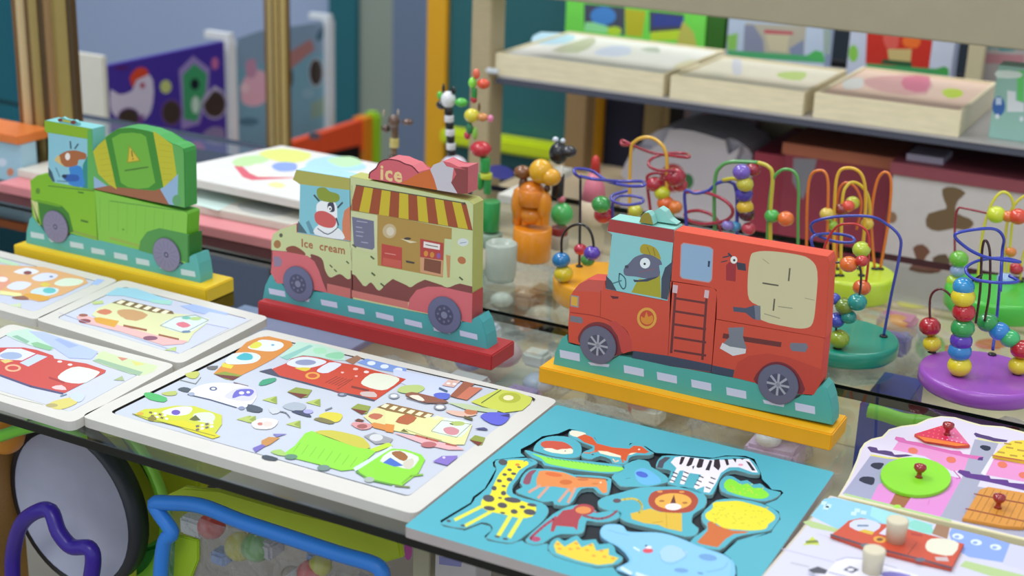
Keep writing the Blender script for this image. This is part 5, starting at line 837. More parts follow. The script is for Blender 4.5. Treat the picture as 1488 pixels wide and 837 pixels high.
t = puppet('red, green and yellow jointed bird puppet on a green base', 1.56,
    [('body', 'b', '#c42c38', 487, 365, 46, 34), ('crest', 'b', '#e0684c', 468, 50, 16, 22), ('head', 'b', '#8ce04c', 452, 88, 18, 24), ('beak', 'b', '#d8502c', 498, 92, 28, 22), ('neck', 'cyl', '#2c8c3c', 460, 130, 12, 20), ('neck_ring', 'b', '#b42c38', 458, 158, 14, 16), ('wing', 'b', '#d8cc3c', 450, 225, 34, 30), ('wing', 'b', '#d08c4c', 495, 232, 24, 18), ('wing_tip', 'b', '#dc7ca0', 528, 238, 14, 16), ('feather', 'b', '#6c4c2c', 480, 190, 6, 20), ('arm', 'b', '#2c7c4c', 440, 280, 16, 26), ('hand', 'b', '#c4384c', 430, 308, 14, 18), ('hip', 'b', '#8cc84c', 462, 300, 12, 28), ('leg', 'cyl', '#2ca04c', 505, 430, 22, 30), ('leg_ring', 'cyl', '#c8d43c', 510, 478, 26, 12), ('leg', 'cyl', '#2c944c', 515, 520, 16, 34), ('thigh', 'b', '#2c9c44', 485, 500, 18, 40), ('base_top', 'cyl', '#2c9c50', 530, 645, 38, 65)])
to_shelf(t, 1.56, 525, 715, '#8ca490', .016)
KQs = 1
t = puppet('orange wooden camel puppet with a brown mane on an orange drum base', 1.545,
    [('base', 'cyl', '#e8901c', 558, 640, 118, 100), ('body', 'cyl', '#e08420', 560, 360, 85, 50), ('head', 'b', '#e0a81c', 612, 205, 76, 76), ('snout', 'b', '#dca020', 672, 240, 64, 54), ('haunch', 'b', '#e08a1c', 480, 400, 50, 110), ('haunch', 'b', '#e4901c', 630, 410, 48, 95), ('belly', 'b', '#dc861c', 555, 470, 70, 60), ('mane', 'b', '#7c4c24', 500, 210, 56, 42), ('mane', 'b', '#6c4424', 505, 290, 30, 60), ('leg', 'cyl', '#dc8018', 470, 420, 28, 110), ('leg', 'cyl', '#e08c20', 640, 440, 26, 90), ('leg', 'cyl', '#e49424', 520, 500, 26, 30), ('leg', 'cyl', '#e49424', 600, 500, 26, 30), ('bow', 'b', '#5ca040', 565, 435, 20, 26), ('chest', 'b', '#d87c1c', 555, 330, 80, 70), ('eye', 'b', '#4c2c1c', 650, 310, 20, 24), ('nose', 'b', '#e8e4dc', 738, 205, 10, 36)], KQ)
to_shelf(t, 1.545, 558, 735, '#e8901c', .0215, KQ, 'base')
t = puppet('black wooden puppet with white eyes on a green and red base', 1.60,
    [('base_top', 'b', '#4cb45c', 740, 465, 70, 72), ('head', 'b', '#14161c', 720, 95, 60, 70), ('snout', 'b', '#22222a', 780, 85, 50, 38), ('eye', 'b', '#c8d0dc', 700, 12, 20, 18), ('eye', 'b', '#c8d0dc', 745, 20, 16, 16), ('neck', 'cyl', '#14161c', 715, 290, 38, 70), ('bow', 'b', '#dc7c8c', 735, 375, 26, 26), ('ring', 'cyl', '#8c2c30', 725, 568, 52, 26)], KQ)
to_shelf(t, 1.60, 725, 590, '#b0a898', .012, KQ)

# ---------------------------------------------------------------- stacked boards and boxes on the left of the rear shelf
S7 = crop(280, 180, 3.486)
def slab(name, label, x0, x1, y0, y1, z0, z1, col, cat='box', group=None, side=None, b=.001):
    t = thing(name, ((x0+x1)/2, (y0+y1)/2, z0), label, cat, group); box('board', x0, x1, y0, y1, z0, z1, paint(col, .95, spec=.05) if name == 'dark_filler_box' else paint(col, .5), t, b); return t
slab('puzzle_box', 'pink flat puzzle box at the bottom of the stack behind the trucks', -1.52, -.92, 1.392, 1.60, 0, .013, '#d8888c')
t = slab('puzzle_board', 'cream framed puzzle board lying on the pink box, under the white tray', -1.52, -.93, 1.43, 1.585, .0131, .024, '#d5d2c8', 'puzzle')
a = Art(lambda a_, b_: pz(a_, b_, .024), UPN); a.poly(S7, [(30, 330), (260, 370), (130, 440), (20, 410)], '#cfe4dc').poly(S7, [(240, 400), (420, 400), (520, 440), (400, 470), (250, 440)], '#b8bcb8', 2).poly(S7, [(160, 350), (300, 380), (250, 400)], '#d8dcc8'); a.build(t.children[0])
zt = .050
A_ = [pz(435, 292, zt), pz(286, 259, zt), pz(409, 211, zt), pz(545, 234, zt)]
t = thing('puzzle_board', (A_[0]+A_[2]).xy.to_3d()/2+Vector((0, 0, .0241)), 'white shape puzzle board with a colourful ring on top of the stack', 'puzzle')
yb = A_[2].y; xl, xr = -1.50, -1.00
FLc, BLc, Fm = pz(228, 249, zt), pz(409, 211, zt), pz(435, 292, zt); FRc = FLc+(Fm-FLc)*1.35
prism('board', [FLc, FRc, FRc+BLc-FLc, BLc], (0, 0, -.011), paint('#dedcd8', .5), t, .001)
for x_, y_ in ((FLc.x+.04, 1.573), (FRc.x-.03, 1.573)): box('foot', x_-.012, x_+.012, y_-.01, y_+.01, .0241, .039, paint('#b8b0a0', .5), t)
a = Art(lambda a_, b_: pz(a_, b_, zt), UPN)
def S(pts_, col, sm=2): a.poly(S7, pts_, col, sm)
S([(210, 215), (240, 205), (290, 250), (330, 268), (560, 272), (300, 285), (255, 270)], '#d8606c', 0); S([(200, 190), (260, 165), (360, 160), (400, 175), (330, 205), (230, 215)], '#bfe6a0'); S([(330, 150), (450, 125), (600, 150), (560, 190), (450, 195)], '#dfe47c'); S([(400, 215), (440, 195), (520, 200), (520, 235), (440, 240)], '#8ca4e4', 3); S([(570, 215), (620, 175), (760, 165), (880, 215), (820, 240), (640, 240)], '#aed8e8', 3); S([(680, 180), (800, 165), (860, 200), (760, 220)], '#bfe4b4', 3); S([(380, 310), (420, 295), (470, 310), (440, 325)], '#e4e49c', 3); S([(280, 230), (330, 200), (400, 235), (380, 265), (320, 262)], '#e6e8d8', 3)
a.build(t.children[0])
b0 = slab('dark_filler_box', 'black box added under the rear shelf for the dark below the pink box', -1.60, -.97, 1.36, 1.78, -.129, -.012, '#0c0c0e', 'filler')  # added black box, stands in for the darkness below the glass
# light blue toy box with an orange top at the far left
t = thing('toy_box', (-1.62, 1.44, 0), 'pale blue toy box with orange top and coloured dots at the left edge', 'toy box')
q0, q1 = py(40, 350, 1.44), py(36, 203, 1.44)
box('front_panel', -1.90, q0.x, 1.44, 1.47, 0, q1.z-.008, paint('#a9cfe0', .5), t); box('lid', -1.90, q0.x+.002, 1.435, 1.50, q1.z-.008, q1.z+.004, paint('#e07c38', .4), t)
a = Art(lambda a_, b_: py(a_, b_, 1.44), (0, -1, 0)).ell(PX, 5, 288, 13, 18, '#e0863c').ell(PX, 15, 250, 5, 6, '#dc8c68').ell(PX, 22, 290, 5, 6, '#7ca4e0').ell(PX, 20, 272, 7, 6, '#8cd0cc').ell(PX, 3, 236, 7, 6, '#d8e4f4').ell(PX, 8, 310, 6, 6, '#c8a8dc').ell(PX, 18, 312, 5, 5, '#e4a8c0').poly(PX, [(22, 330), (42, 325), (40, 346), (30, 350)], '#c43c54').ell(PX, 5, 345, 22, 22, '#5c4c8c').ell(PX, 5, 345, 10, 11, '#8880b0'); a.build(t)

# ---------------------------------------------------------------- middle of the rear shelf: white sheet, clear tub
t = slab('puzzle_board', 'white drawing board with a dark blue oval behind the bird puppet', pz(705, 290, .012).x, pz(800, 260, .012).x, pz(740, 285, .012).y, pz(740, 229, .012).y, .0, .012, '#d3d2c8', 'board')
Art(lambda a_, b_: pz(a_, b_, .012), UPN).ell(PX, 727, 250, 20, 10, '#2c2c7c', 10).build(t.children[0])
p = pz(722, 415, 0); lathe('plastic_tub', [(.016, 0), (.018, .006), (.019, .045), (.016, .047), (.015, .04)], (py(728, 380, 1.45).x, 1.45, 0), paint('#b8c4b8', .2, alpha=.75), None, 28)
tub = bpy.data.objects['plastic_tub']; tag(tub, 'cloudy pale green plastic tub between the ice cream van and the camel puppet', 'tub')

# ---------------------------------------------------------------- gold fluted posts
def post(label, y, x0, x1, z0, z1, strips):
    t = thing('gold_post', ((x0+x1)/2, y, z0), label, 'post', 'gold fluted posts'); w = x1-x0
    box('core', x0, x1, y+.04*w, y+.12*w, z0, z1, paint('#5c4424', .4, metal=.3), t)
    for a, b, d, col in strips:
        xa_, xb_ = x0+a*w, x0+b*w; n = 6; P = [(xa_+(xb_-xa_)*k/n, y+.04*w-d*.6*w*math.sin(math.pi*k/n), z0) for k in range(n+1)]
        bm = bmesh.new(); add_prism(bm, P+[(xb_, y+.05*w, z0), (xa_, y+.05*w, z0)], (0, 0, z1-z0)); from_bm('flute', bm, paint(col, .35, .05, metal=.25), t)
    return t
post('wide gold fluted post rising behind the green truck', 1.50, -1.585, -1.471, 0, .9, [(0, .07, .04, '#7a5a34'), (.07, .21, .09, '#cbb488'), (.21, .27, .03, '#6b5030'), (.27, .42, .08, '#a08c54'), (.42, .52, .02, '#4f3c20'), (.52, .65, .06, '#94744c'), (.65, .9, .09, '#9c884c'), (.9, 1, .03, '#4c3a20')])
post('narrow gold fluted post behind the white shape puzzle', 2.3, -1.752, -1.693, -.8, 1.0, [(0, .14, .05, '#8a6c3c'), (.14, .3, .09, '#ccb880'), (.3, .38, .02, '#6b5030'), (.38, .56, .08, '#c4ac6c'), (.56, .63, .02, '#6b5030'), (.63, .87, .09, '#c8b070'), (.87, 1, .04, '#7c6030')])

# ---------------------------------------------------------------- activity panels in a row on the left (plane x = const)
def PXP(x): return lambda a_, b_: pxx(a_, b_, x)
def zrange(x, top, bot): return pxx(*bot, x).z, pxx(*top, x).z
xa = -2.0
y0, y1 = pxx(155, 92, xa).y, pxx(326, 63, xa).y; z0 = pxx(332, 235, xa).z; z1 = pxx(240, 78, xa).z
t = thing('activity_cube', (xa-.12, (y0+y1)/2, z0), 'dark purple farm activity panel with hen print and round holes', 'toy', 'activity cubes')
bm = bmesh.new(); PNL = PXP(xa)
box('panel', xa-.012, xa, y0, y1, z0-.05, z1, paint('#45309c', .45), t)
box('side_panel', xa-.13, xa, y0-.012, y0, z0-.05, z1+.02, paint('#e2dfd2', .5), t)
a = Art(PNL, (1, 0, 0)); N0 = crop(0, 0, 2.657)
a.poly(N0, [(425, 370), (430, 345), (460, 365), (510, 350), (530, 300), (560, 280), (590, 310), (590, 400), (560, 460), (480, 470), (430, 430)], '#d6cde4', 2).poly(N0, [(500, 300), (530, 262), (565, 265), (570, 290), (525, 310), (515, 340)], '#d8482c', 2).ell(N0, 550, 330, 10, 12, '#b03c5c').poly(N0, [(420, 460), (470, 470), (560, 440), (540, 500), (430, 500)], '#7a3a8c')
a.ell(N0, 640, 335, 22, 26, '#c4cc7c').poly(N0, [(690, 270), (745, 215), (810, 265), (805, 360), (770, 480), (700, 500), (700, 400)], '#9a86c4').poly(N0, [(705, 290), (750, 245), (800, 285), (795, 350), (760, 470), (710, 460)], '#3f9c68', 0).ell(N0, 752, 325, 17, 22, '#0c1c28').ell(N0, 755, 405, 16, 34, '#c8e0d0').ell(N0, 830, 245, 14, 24, '#c46ca0').ell(N0, 470, 262, 30, 8, '#54206c').poly(N0, [(780, 520), (820, 490), (865, 500), (860, 560), (800, 550)], '#8a80a8', 2).ell(N0, 760, 580, 30, 34, '#c45c9c')
for x, y, r, q in ((497, 455, 44, 40), (662, 435, 42, 54), (828, 402, 50, 60)): a.ell(N0, x, y, r, q, '#6a4a8c' if x < 700 else '#a49ac0').ell(N0, x, y, r*.85, q*.85, '#40342c')
a.poly(N0, [(770, 400), (828, 330), (876, 360), (828, 345), (785, 400)], '#b8b0cc'); a.build(t)
xb = -2.0
ya, yb_ = pxx(338, 55, xb).y, pxx(482, 30, xb).y; zb0, zb1 = pxx(410, 210, xb).z, pxx(410, 48, xb).z
t = thing('activity_cube', (xb-.12, (ya+yb_)/2, zb0), 'teal pig activity panel framed by white posts', 'toy', 'activity cubes')
box('panel', xb-.03, xb-.015, ya, yb_, zb0, zb1-.012, paint('#78a8bc', .45), t)
wsz = .016
box('frame_post', xb-.02, xb, ya-.012, ya+.012, zb0-.2, zb1+.006, paint('#e4e6e8', .4), t); box('frame_post', xb-.02, xb, yb_-.012, yb_+.012, zb0-.1, zb1+.004, paint('#dfe4e8', .4), t)
box('top_rail', xb-.07, xb-.002, ya-.010, ya+.008, zb1+.006, zb1+.022, paint('#e4e6e8', .4), t); box('top_rail', xb-.06, xb-.002, yb_-.010, yb_+.008, zb1+.004, zb1+.018, paint('#dfe4e8', .4), t)
a = Art(PXP(xb-.015), (1, 0, 0))
a.poly(N0, [(915, 150), (1000, 120), (1250, 85), (1260, 200), (920, 260)], '#86a0b8').poly(N0, [(930, 360), (945, 300), (1000, 270), (1030, 300), (1030, 380), (990, 410), (940, 400)], '#e6b4c4', 3).poly(N0, [(950, 240), (985, 230), (990, 290), (955, 300)], '#c490ac', 2).ell(N0, 945, 340, 18, 20, '#f0ccd4').poly(N0, [(1120, 200), (1200, 150), (1215, 190), (1120, 270)], '#b07c78').ell(N0, 1220, 280, 30, 58, '#b0b8c4').ell(N0, 1220, 280, 25, 50, '#40362e').ell(N0, 1115, 300, 16, 44, '#40362e').ell(N0, 1240, 130, 14, 30, '#3c6478', 30).ell(N0, 1190, 360, 24, 20, '#8cb4c4').poly(N0, [(1200, 400), (1260, 370), (1260, 440), (1200, 460)], '#8ca898').ell(N0, 960, 470, 40, 16, '#4c7c90')
a.build(t)
# ---- red easel-back box behind
t = thing('play_table', (-2.1, 2.9, -.8), 'red and lime play table with an orange edge behind the shape puzzle', 'table')
xr_ = -1.90; ye0, ye1 = pxx(350, 218, xr_).y, pxx(528, 174, xr_).y; zz = pxx(528, 174, xr_).z
box('side_rail', xr_-.02, xr_, ye0, ye1, zz-.075, zz, paint('#f0582c', .4), t)
a = Art(PXP(xr_), (1, 0, 0)).ell(N0, 1215, 525, 24, 14, '#6c6c78').poly(N0, [(1215, 600), (1390, 560), (1390, 640), (1215, 640)], '#14100c'); a.build(t.children[0])
box('corner_post', xr_-.03, xr_+.004, ye1, ye1+.035, -.8, zz+.003, paint('#e88c1c', .4), t); box('corner_post', xr_-.03, xr_+.008, ye1+.035, ye1+.075, -.8, zz+.008, paint('#a4d42c', .4), t, .008); box('corner_post', xr_-.03, xr_+.004, ye0-.05, ye0, -.8, zz-.01, paint('#a8d848', .4), t, .006)
box('shelf_board', xr_-.09, xr_-.02, ye0, ye1, zz-.16, zz-.15, paint('#18120e', .6), t)

# ---------------------------------------------------------------- chalkboard easel with yellow legs
ye = 2.5
e0, e1 = py(617, 225, ye), py(645, 225, ye); r0 = py(855, 200, ye); r1 = py(876, 200, ye)
t = thing('chalkboard_easel', ((e0.x+r1.x)/2, ye, -.8), 'teal chalkboard easel with yellow legs and a lime tray', 'easel')
box('leg', e0.x, e1.x, ye, ye+.03, -.8, .8, paint('#e4a818', .4), t, .002); box('leg', r0.x, r1.x, ye, ye+.03, -.8, .8, paint('#e0a018', .4), t, .002)
box('board', e1.x, r0.x, ye+.012, ye+.024, e0.z-.0, .8, paint('#22646c', .5, .06, 6), t)
m0 = py(640, 211, ye-.03); m1 = py(640, 184, ye-.03); x_ = py(806, 215, ye-.03).x
box('tray', m0.x-.004, x_, ye-.03, ye+.012, m0.z+.003, m1.z-.004, paint('#cfe41c', .4), t, .006)

# ---------------------------------------------------------------- right hand wooden display rack
YR = 2.0; WD = '#b5a684'
zs = .122; zbm = py(1150, 32, YR).z
rk = thing('display_rack', (-.5, 2.2, -.8), 'beige wooden display rack with a white middle shelf on the right', 'rack')
ux = py(683, 200, YR).x; ux2 = py(712, 200, YR).x
box('upright', ux, ux2, YR-.005, YR+.04, -.8, .8, paint(WD, .55, .08, wood=1), rk, .002)
x0, x1 = py(822, 150, 2.42).x, py(853, 150, 2.42).x
box('upright', x0, x1, 2.42, 2.46, -.8, .8, paint('#9c8058', .55, .08, wood=1), rk, .002)
x0, x1 = py(936, 160, 2.42).x, py(962, 160, 2.42).x
box('upright', x0, x1, 2.42, 2.46, -.8, .12, paint('#ac9464', .55, .08, wood=1), rk, .002)
box('top_board', ux2, .5, YR-.03, YR+.10, zbm, zbm+.09, paint('#a29a82', .55, .06, 20), rk, .002)
xs0 = py(722, 100, YR).x
box('middle_shelf', xs0, .5, YR, YR+.42, zs-.004, zs, paint('#b4b0ae', .4), rk, .001); box('shelf_edge', xs0, .5, YR-.004, YR, zs-.012, zs-.004, paint('#4c5060', .4), rk, .001); box('shelf_base', xs0+.01, .5, YR, YR+.41, zs-.012, zs-.0041, paint('#22242c', .4), rk, .001)
q = py(715, 102, YR-.004); box('shelf_bracket', q.x-.008, q.x+.014, YR-.012, YR-.004, q.z-.004, q.z+.004, paint('#dfe6ec', .3, metal=.3), rk, .002)
box('back_panel', py(880, 200, 2.55).x, .6, 2.55, 2.57, -.8, zs-.013, paint('#0b0b10', .7), rk, 0)
box('side_panel', py(878, 200, 2.5).x, py(930, 200, 2.5).x, 2.50, 2.51, -.8, zs-.013, paint('#12183a', .6), rk, 0)

def wood_box(label, pfl, pfr, depth_px, h, inner, arts):
    a0, b0_ = py(*pfl, YR+.006), py(*pfr, YR+.006); yb2 = pz(*depth_px, zs+h).y; yb2 = min(yb2, YR+.40)
    t = thing('wooden_box', ((a0.x+b0_.x)/2, (YR+yb2)/2, zs), label, 'box', 'shallow wooden boxes on the rack')
    m = paint('#ebe0bf', .5, .06, 30, wood=1); x0, x1, y0, y1 = a0.x, b0_.x, YR+.006, yb2; w = .006
    for nm, v in (('front_wall', (x0, x1, y0, y0+w)), ('back_wall', (x0, x1, y1-w, y1)), ('side_wall', (x0, x0+w, y0+w, y1-w)), ('side_wall', (x1-w, x1, y0+w, y1-w))): box(nm, *v, zs, zs+h, m, t)
    p_ = box('picture_panel', x0+w, x1-w, y0+w, y1-w, zs, zs+h-.003, paint(inner, .65, spec=.2), t, 0)
    fn = lambda a_, b_: pz(a_, b_, zs+h-.003); A = Art(fn, UPN)
    for cc, P, col in arts: A.poly(cc, P, col, 2)
    if arts: A.build(p_)
    return t
D1 = crop(700, 0, 5.58); D2 = crop(950, 0, 5.232); D3 = crop(1180, 30, 4.831)
wood_box('shallow pale wooden box of small picture tiles, leftmost on the rack', (719, 80), (965, 110), (800, 42), .034, '#eceae2',
    [(D1, [(400, 330), (480, 260), (760, 290), (680, 350), (500, 360)], '#bfdfee'), (D1, [(560, 410), (780, 330), (900, 300), (920, 350), (780, 430)], '#cdcab0'), (D1, [(900, 430), (1050, 370), (1200, 380), (1200, 440), (1050, 460)], '#dcdcf4'), (D1, [(1280, 400), (1420, 380), (1440, 430)], '#c8c8bc')])
wood_box('shallow pale wooden box with yellow-green tiles, middle one on the rack', (974, 120), (1168, 145), (1205, 98), .034, '#ece6d0',
    [(D2, [(930, 570), (1000, 545), (1160, 550), (1120, 610), (1000, 600)], '#c8e07c'), (D2, [(150, 500), (300, 450), (350, 520), (200, 540)], '#e8dcc0'), (D2, [(600, 450), (660, 440), (670, 560), (600, 560)], '#dcdce0'), (D2, [(400, 540), (560, 560), (500, 590)], '#ece8d4')])
wood_box('shallow pale wooden box with a glossy pink picture, rightmost on the rack', (1184, 135), (1398, 160), (1435, 118), .036, '#e4c8b4',
    [(D3, [(350, 430), (480, 390), (820, 390), (800, 520), (500, 500)], '#d8a8a0'), (D3, [(640, 400), (820, 390), (800, 500), (650, 480)], '#d4788c'), (D3, [(910, 500), (960, 475), (1050, 490), (1050, 530), (960, 545)], '#c4dc40'), (D3, [(220, 420), (350, 400), (350, 470), (230, 480)], '#dcdcd4')])
# pictured boxes standing at the back of the rack shelf
yb3 = YR+.37
def pic_box(label, pl, pr, ztop_px, arts, col, ybk=yb3, z0=zs, name='picture_box', dep=.04, cat='box', group='picture boxes'):
    a0, b0_ = py(*pl, ybk), py(*pr, ybk); zt_ = py(*ztop_px, ybk).z
    t = thing(name, ((a0.x+b0_.x)/2, ybk+dep/2, z0), label, cat, group)
    f = box('carton', a0.x, b0_.x, ybk, ybk+dep, z0, zt_, paint(col, .45), t)
    A = Art(lambda a_, b_: py(a_, b_, ybk), (0, -1, 0))
    for it_ in arts:
        if it_[0] == 'e': A.ell(it_[1], it_[2], it_[3], it_[4], it_[5], it_[6])
        else: A.poly(it_[0], it_[1], it_[2], it_[3] if len(it_) > 3 else 0)
    if arts: A.build(f)
    return t
pic_box('green picture box with blue blobs behind the leftmost wooden box', (821, 40), (1024, 60), (900, -60),
    [(D1, [(830, 30), (1160, 60), (1160, 290), (830, 220)], '#4a4f66'), ('e', D1, 985, 130, 105, 75, '#4a90e0'), (D1, [(840, 180), (900, 180), (1010, 210), (1140, 280), (830, 250)], '#9cf0a8'), ('e', D1, 1075, 250, 60, 36, '#c4e83c'), (D1, [(1160, 70), (1330, 90), (1300, 300), (1170, 290)], '#c8c42c'), (D1, [(1360, 90), (1640, 120), (1640, 300), (1360, 270)], '#4a4c5c'), (D1, [(1390, 110), (1640, 140), (1640, 210), (1380, 220)], '#3848a0'), (D1, [(1370, 260), (1600, 240), (1700, 320), (1370, 330)], '#cce838'), (D2, [(170, 340), (220, 160), (300, 240), (330, 350)], '#ccc860')], '#7ae858')
pic_box('dark green narrow box between two picture boxes', (1026, 60), (1052, 60), (1040, -40), [], '#2c6a18', dep=.08)
pic_box('white picture box with grey blue shapes and a red title strip', (1056, 60), (1200, 70), (1100, -20),
    [(D2, [(700, 170), (760, 180), (1160, 200), (1140, 420), (680, 400)], '#b9b4a4'), (D2, [(690, 190), (760, 190), (830, 300), (840, 400), (680, 400)], '#8a90ac'), (D2, [(1030, 370), (1140, 300), (1140, 440), (1040, 420)], '#8490b0'), (D2, [(840, 225), (1060, 240), (1060, 265), (840, 255)], '#c45a64'), (D2, [(850, 260), (1030, 270), (1010, 400), (880, 380)], '#d0c8a8'), (D2, [(560, 270), (640, 250), (630, 380), (560, 380)], '#8cc860'), (D2, [(560, 380), (700, 390), (1300, 430), (1300, 480), (560, 430)], '#4cae74'), (D2, [(1150, 430), (1230, 380), (1290, 400), (1290, 470)], '#4cb860'), (D2, [(1290, 220), (1350, 230), (1340, 420), (1290, 400)], '#9cb0ac')], '#bfcfe8')
pic_box('white picture box with a red picture, behind the rightmost wooden box', (1232, 80), (1384, 90), (1300, -10),
    [(D3, [(385, 80), (850, 115), (820, 340), (375, 300)], '#c42414'), (D3, [(500, 90), (600, 90), (600, 190), (520, 190)], '#d85a50', 2), (D3, [(640, 120), (760, 120), (740, 190), (650, 180)], '#e86c20', 2), (D3, [(530, 200), (700, 200), (690, 300), (540, 280)], '#c8b478', 0), (D3, [(500, 270), (700, 290), (700, 330), (480, 300)], '#14502c'), (D3, [(380, 300), (960, 345), (960, 390), (380, 340)], '#3c9c5c'), ('e', D3, 290, 230, 34, 60, '#86c850'), (D3, [(830, 350), (930, 320), (960, 340), (950, 390)], '#3ca04c')], '#c4cee4')
pic_box('grey picture box behind the pale post at the right edge', (1428, 95), (1560, 110), (1450, -10), [(D3, [(1210, 230), (1488, 240), (1488, 310), (1210, 300)], '#b07c84'), (D3, [(1210, 160), (1488, 170), (1488, 210), (1210, 200)], '#7c9c9c'), (D3, [(1300, 190), (1420, 180), (1420, 215), (1320, 215)], '#4c8c90')], '#aaa4a4')
x0, x1 = py(1406, 80, 2.34).x, py(1430, 80, 2.34).x; box('upright', x0, x1, 2.34, 2.36, zs, .8, paint('#c4bc9c', .5), rk)
ybx = YR+.03
pic_box('pale green and blue toy box at the right edge of the rack', (1440, 170), (1600, 180), (1460, 95), [(D3, [(1440, 350), (1488, 350), (1488, 570), (1440, 560)], '#6cd474'), (D3, [(1370, 490), (1430, 500), (1430, 560), (1488, 580), (1488, 640), (1370, 640)], '#e8eef4'), ('e', D3, 1310, 600, 45, 70, '#3c6cb4'), (D3, [(1290, 540), (1330, 540), (1330, 590), (1290, 590)], '#c8dcf4'), (D3, [(1300, 350), (1460, 360), (1460, 400), (1300, 400)], '#dfeee8', 2), ('e', D3, 1300, 672, 14, 18, '#e4ecf4'), ('e', D3, 1470, 690, 14, 18, '#e4ecf4')], '#9cc8bc', ybx)

# ---------------------------------------------------------------- lower table and the cartons under the rack
box('low_shelf', -1.2, .5, YR, 2.54, -.15, -.131, paint('#cdb898', .5, .1, 8), rk)
tb_ = thing('lower_table', (-.7, 1.8, -.8), 'low sand coloured table below the glass shelves', 'table')
box('table_top', -1.68, .5, 1.13, 1.985, -.15, -.131, paint('#e0cdb4', .5, .1, 8), tb_)
for x_, y_ in ((-1.65, 1.16), (.47, 1.16), (-1.65, 1.95), (.47, 1.95)): box('leg', x_-.02, x_+.02, y_-.02, y_+.02, -.8, -.15, paint('#4c4640', .5), tb_)
E4 = crop(960, 130, 5.232); E8 = crop(880, 120, 2.447); E5 = K5
def carton(name, label, pl, pr, top, y, dep, col, lid=None, arts=(), bot=-.13, cat='box'):
    a0, b0_ = py(*pl, y), py(*pr, y); zt_ = py(*top, y).z
    t = thing(name, ((a0.x+b0_.x)/2, y+dep/2, bot), label, cat, 'cartons under the rack')
    f = box('carton', a0.x, b0_.x, y, y+dep, bot, zt_, paint(col, .5), t)
    if lid: box('lid', a0.x-.004, b0_.x+.004, y-.004, y+dep+.004, zt_, zt_+.018, paint(lid, .5), t)
    A = Art(lambda a_, b_: py(a_, b_, y), (0, -1, 0))
    for it_ in arts:
        if it_[0] == 'e': A.ell(it_[1], it_[2], it_[3], it_[4], it_[5], it_[6])
        else: A.poly(it_[0], it_[1], it_[2], it_[3] if len(it_) > 3 else 0)
    if arts: A.build(f)
    return t
carton('carton', 'white carton printed with brown teddy bears under a maroon lid', (1288, 330), (1640, 340), (1400, 268), 2.02, .30, '#c4c0c0', '#8a4450',
    [(E5, [(520, 330), (580, 320), (640, 350), (600, 390), (590, 450), (660, 480), (680, 510), (640, 540), (580, 530), (500, 545), (440, 520), (450, 455), (540, 430), (530, 390)], '#6e5a40', 2), (E5, [(370, 630), (420, 610), (460, 650), (430, 690), (520, 740), (460, 760), (350, 740), (390, 690)], '#704c3c', 2), (E5, [(470, 680), (540, 660), (560, 720), (500, 730)], '#5c4c3c', 2), ('e', E5, 265, 475, 26, 30, '#8c6c54')])
t = thing('play_mat', (-.40, 1.75, -.131), 'printed paper mat with red, green and yellow blobs under the rear glass shelf', 'mat')
m_ = box('sheet', -.60, -.10, 1.50, 1.97, -.1309, -.1299, paint('#dcc8a4', .6), t, 0)
A = Art(lambda a_, b_: pz(a_, b_, -.1299), UPN)
for x_, y_, r1_, r2_, cc_ in ((1305, 470, 20, 14, '#dc5a3c'), (1375, 512, 26, 10, '#dc5a3c'), (1352, 505, 22, 20, '#8cac64'), (1330, 440, 26, 8, '#d8d040'), (1322, 425, 22, 8, '#5c6cb0'), (1440, 500, 24, 8, '#d86040'), (1270, 455, 18, 8, '#e0a060'), (1480, 560, 16, 8, '#e4e060')): A.ell(PX, x_, y_, r1_, r2_, cc_)
A.build(m_)
q_ = py(862, 300, 1.72); t = thing('skittle', (q_.x, 1.72, 0), 'pink and cream wooden skittle with a red tip behind the orange bead maze', 'toy')
z0_, z1_, z2_, z3_ = 0, py(862, 290, 1.72).z, py(862, 250, 1.72).z, py(862, 225, 1.72).z
lathe('body', [(.012, 0), (.017, .01), (.017, z1_)], (q_.x, 1.72, 0), paint('#d8c4a8', .35), t); lathe('cone', [(.017, z1_), (.014, (z1_+z2_)/2), (.007, z2_)], (q_.x, 1.72, 0), paint('#d8788c', .35), t); lathe('tip', [(.007, z2_), (.005, z3_-.004), (.001, z3_)], (q_.x, 1.72, 0), paint('#c4342c', .35), t)
carton('carton', 'maroon carton with a brown top flap under the rack', (1140, 230), (1296, 262), (1200, 232), 2.08, .44, '#96384e', '#b86a50', [(E4, [(1010, 520), (1190, 530), (1160, 640), (1080, 840), (1000, 700)], '#8c8c98')])
carton('carton', 'deep red carton left of the brown topped maroon one', (1096, 225), (1142, 240), (1110, 222), 2.10, .25, '#a83a52', None, [])
carton('carton', 'cream carton above the red cartons', (1100, 180), (1180, 190), (1140, 172), 2.30, .12, '#c4bfa4', None, [(E4, [(970, 360), (1060, 340), (1060, 400), (980, 400)], '#c8cc8c', 2)])
carton('toy_package', 'white and red toy package with small pictures, left of the cream carton', (994, 170), (1096, 180), (1045, 150), 2.26, .05, '#b49ca8', None,
    [(E4, [(190, 270), (420, 320), (700, 350), (700, 400), (400, 370), (200, 300)], '#c03038'), ('e', E4, 360, 210, 34, 40, '#b4584c'), ('e', E4, 480, 280, 50, 40, '#9cb854'), ('e', E4, 630, 280, 60, 40, '#dcd4e4'), ('e', E4, 270, 210, 50, 50, '#a0a8bc'), ('e', E4, 490, 180, 34, 34, '#6c5060')])
carton('toy_package', 'small white labelled packet on the maroon lid', (1316, 235), (1370, 240), (1340, 226), 2.04, .06, '#b0a8bc', None, [], py(1340, 252, 2.04).z, 'package')
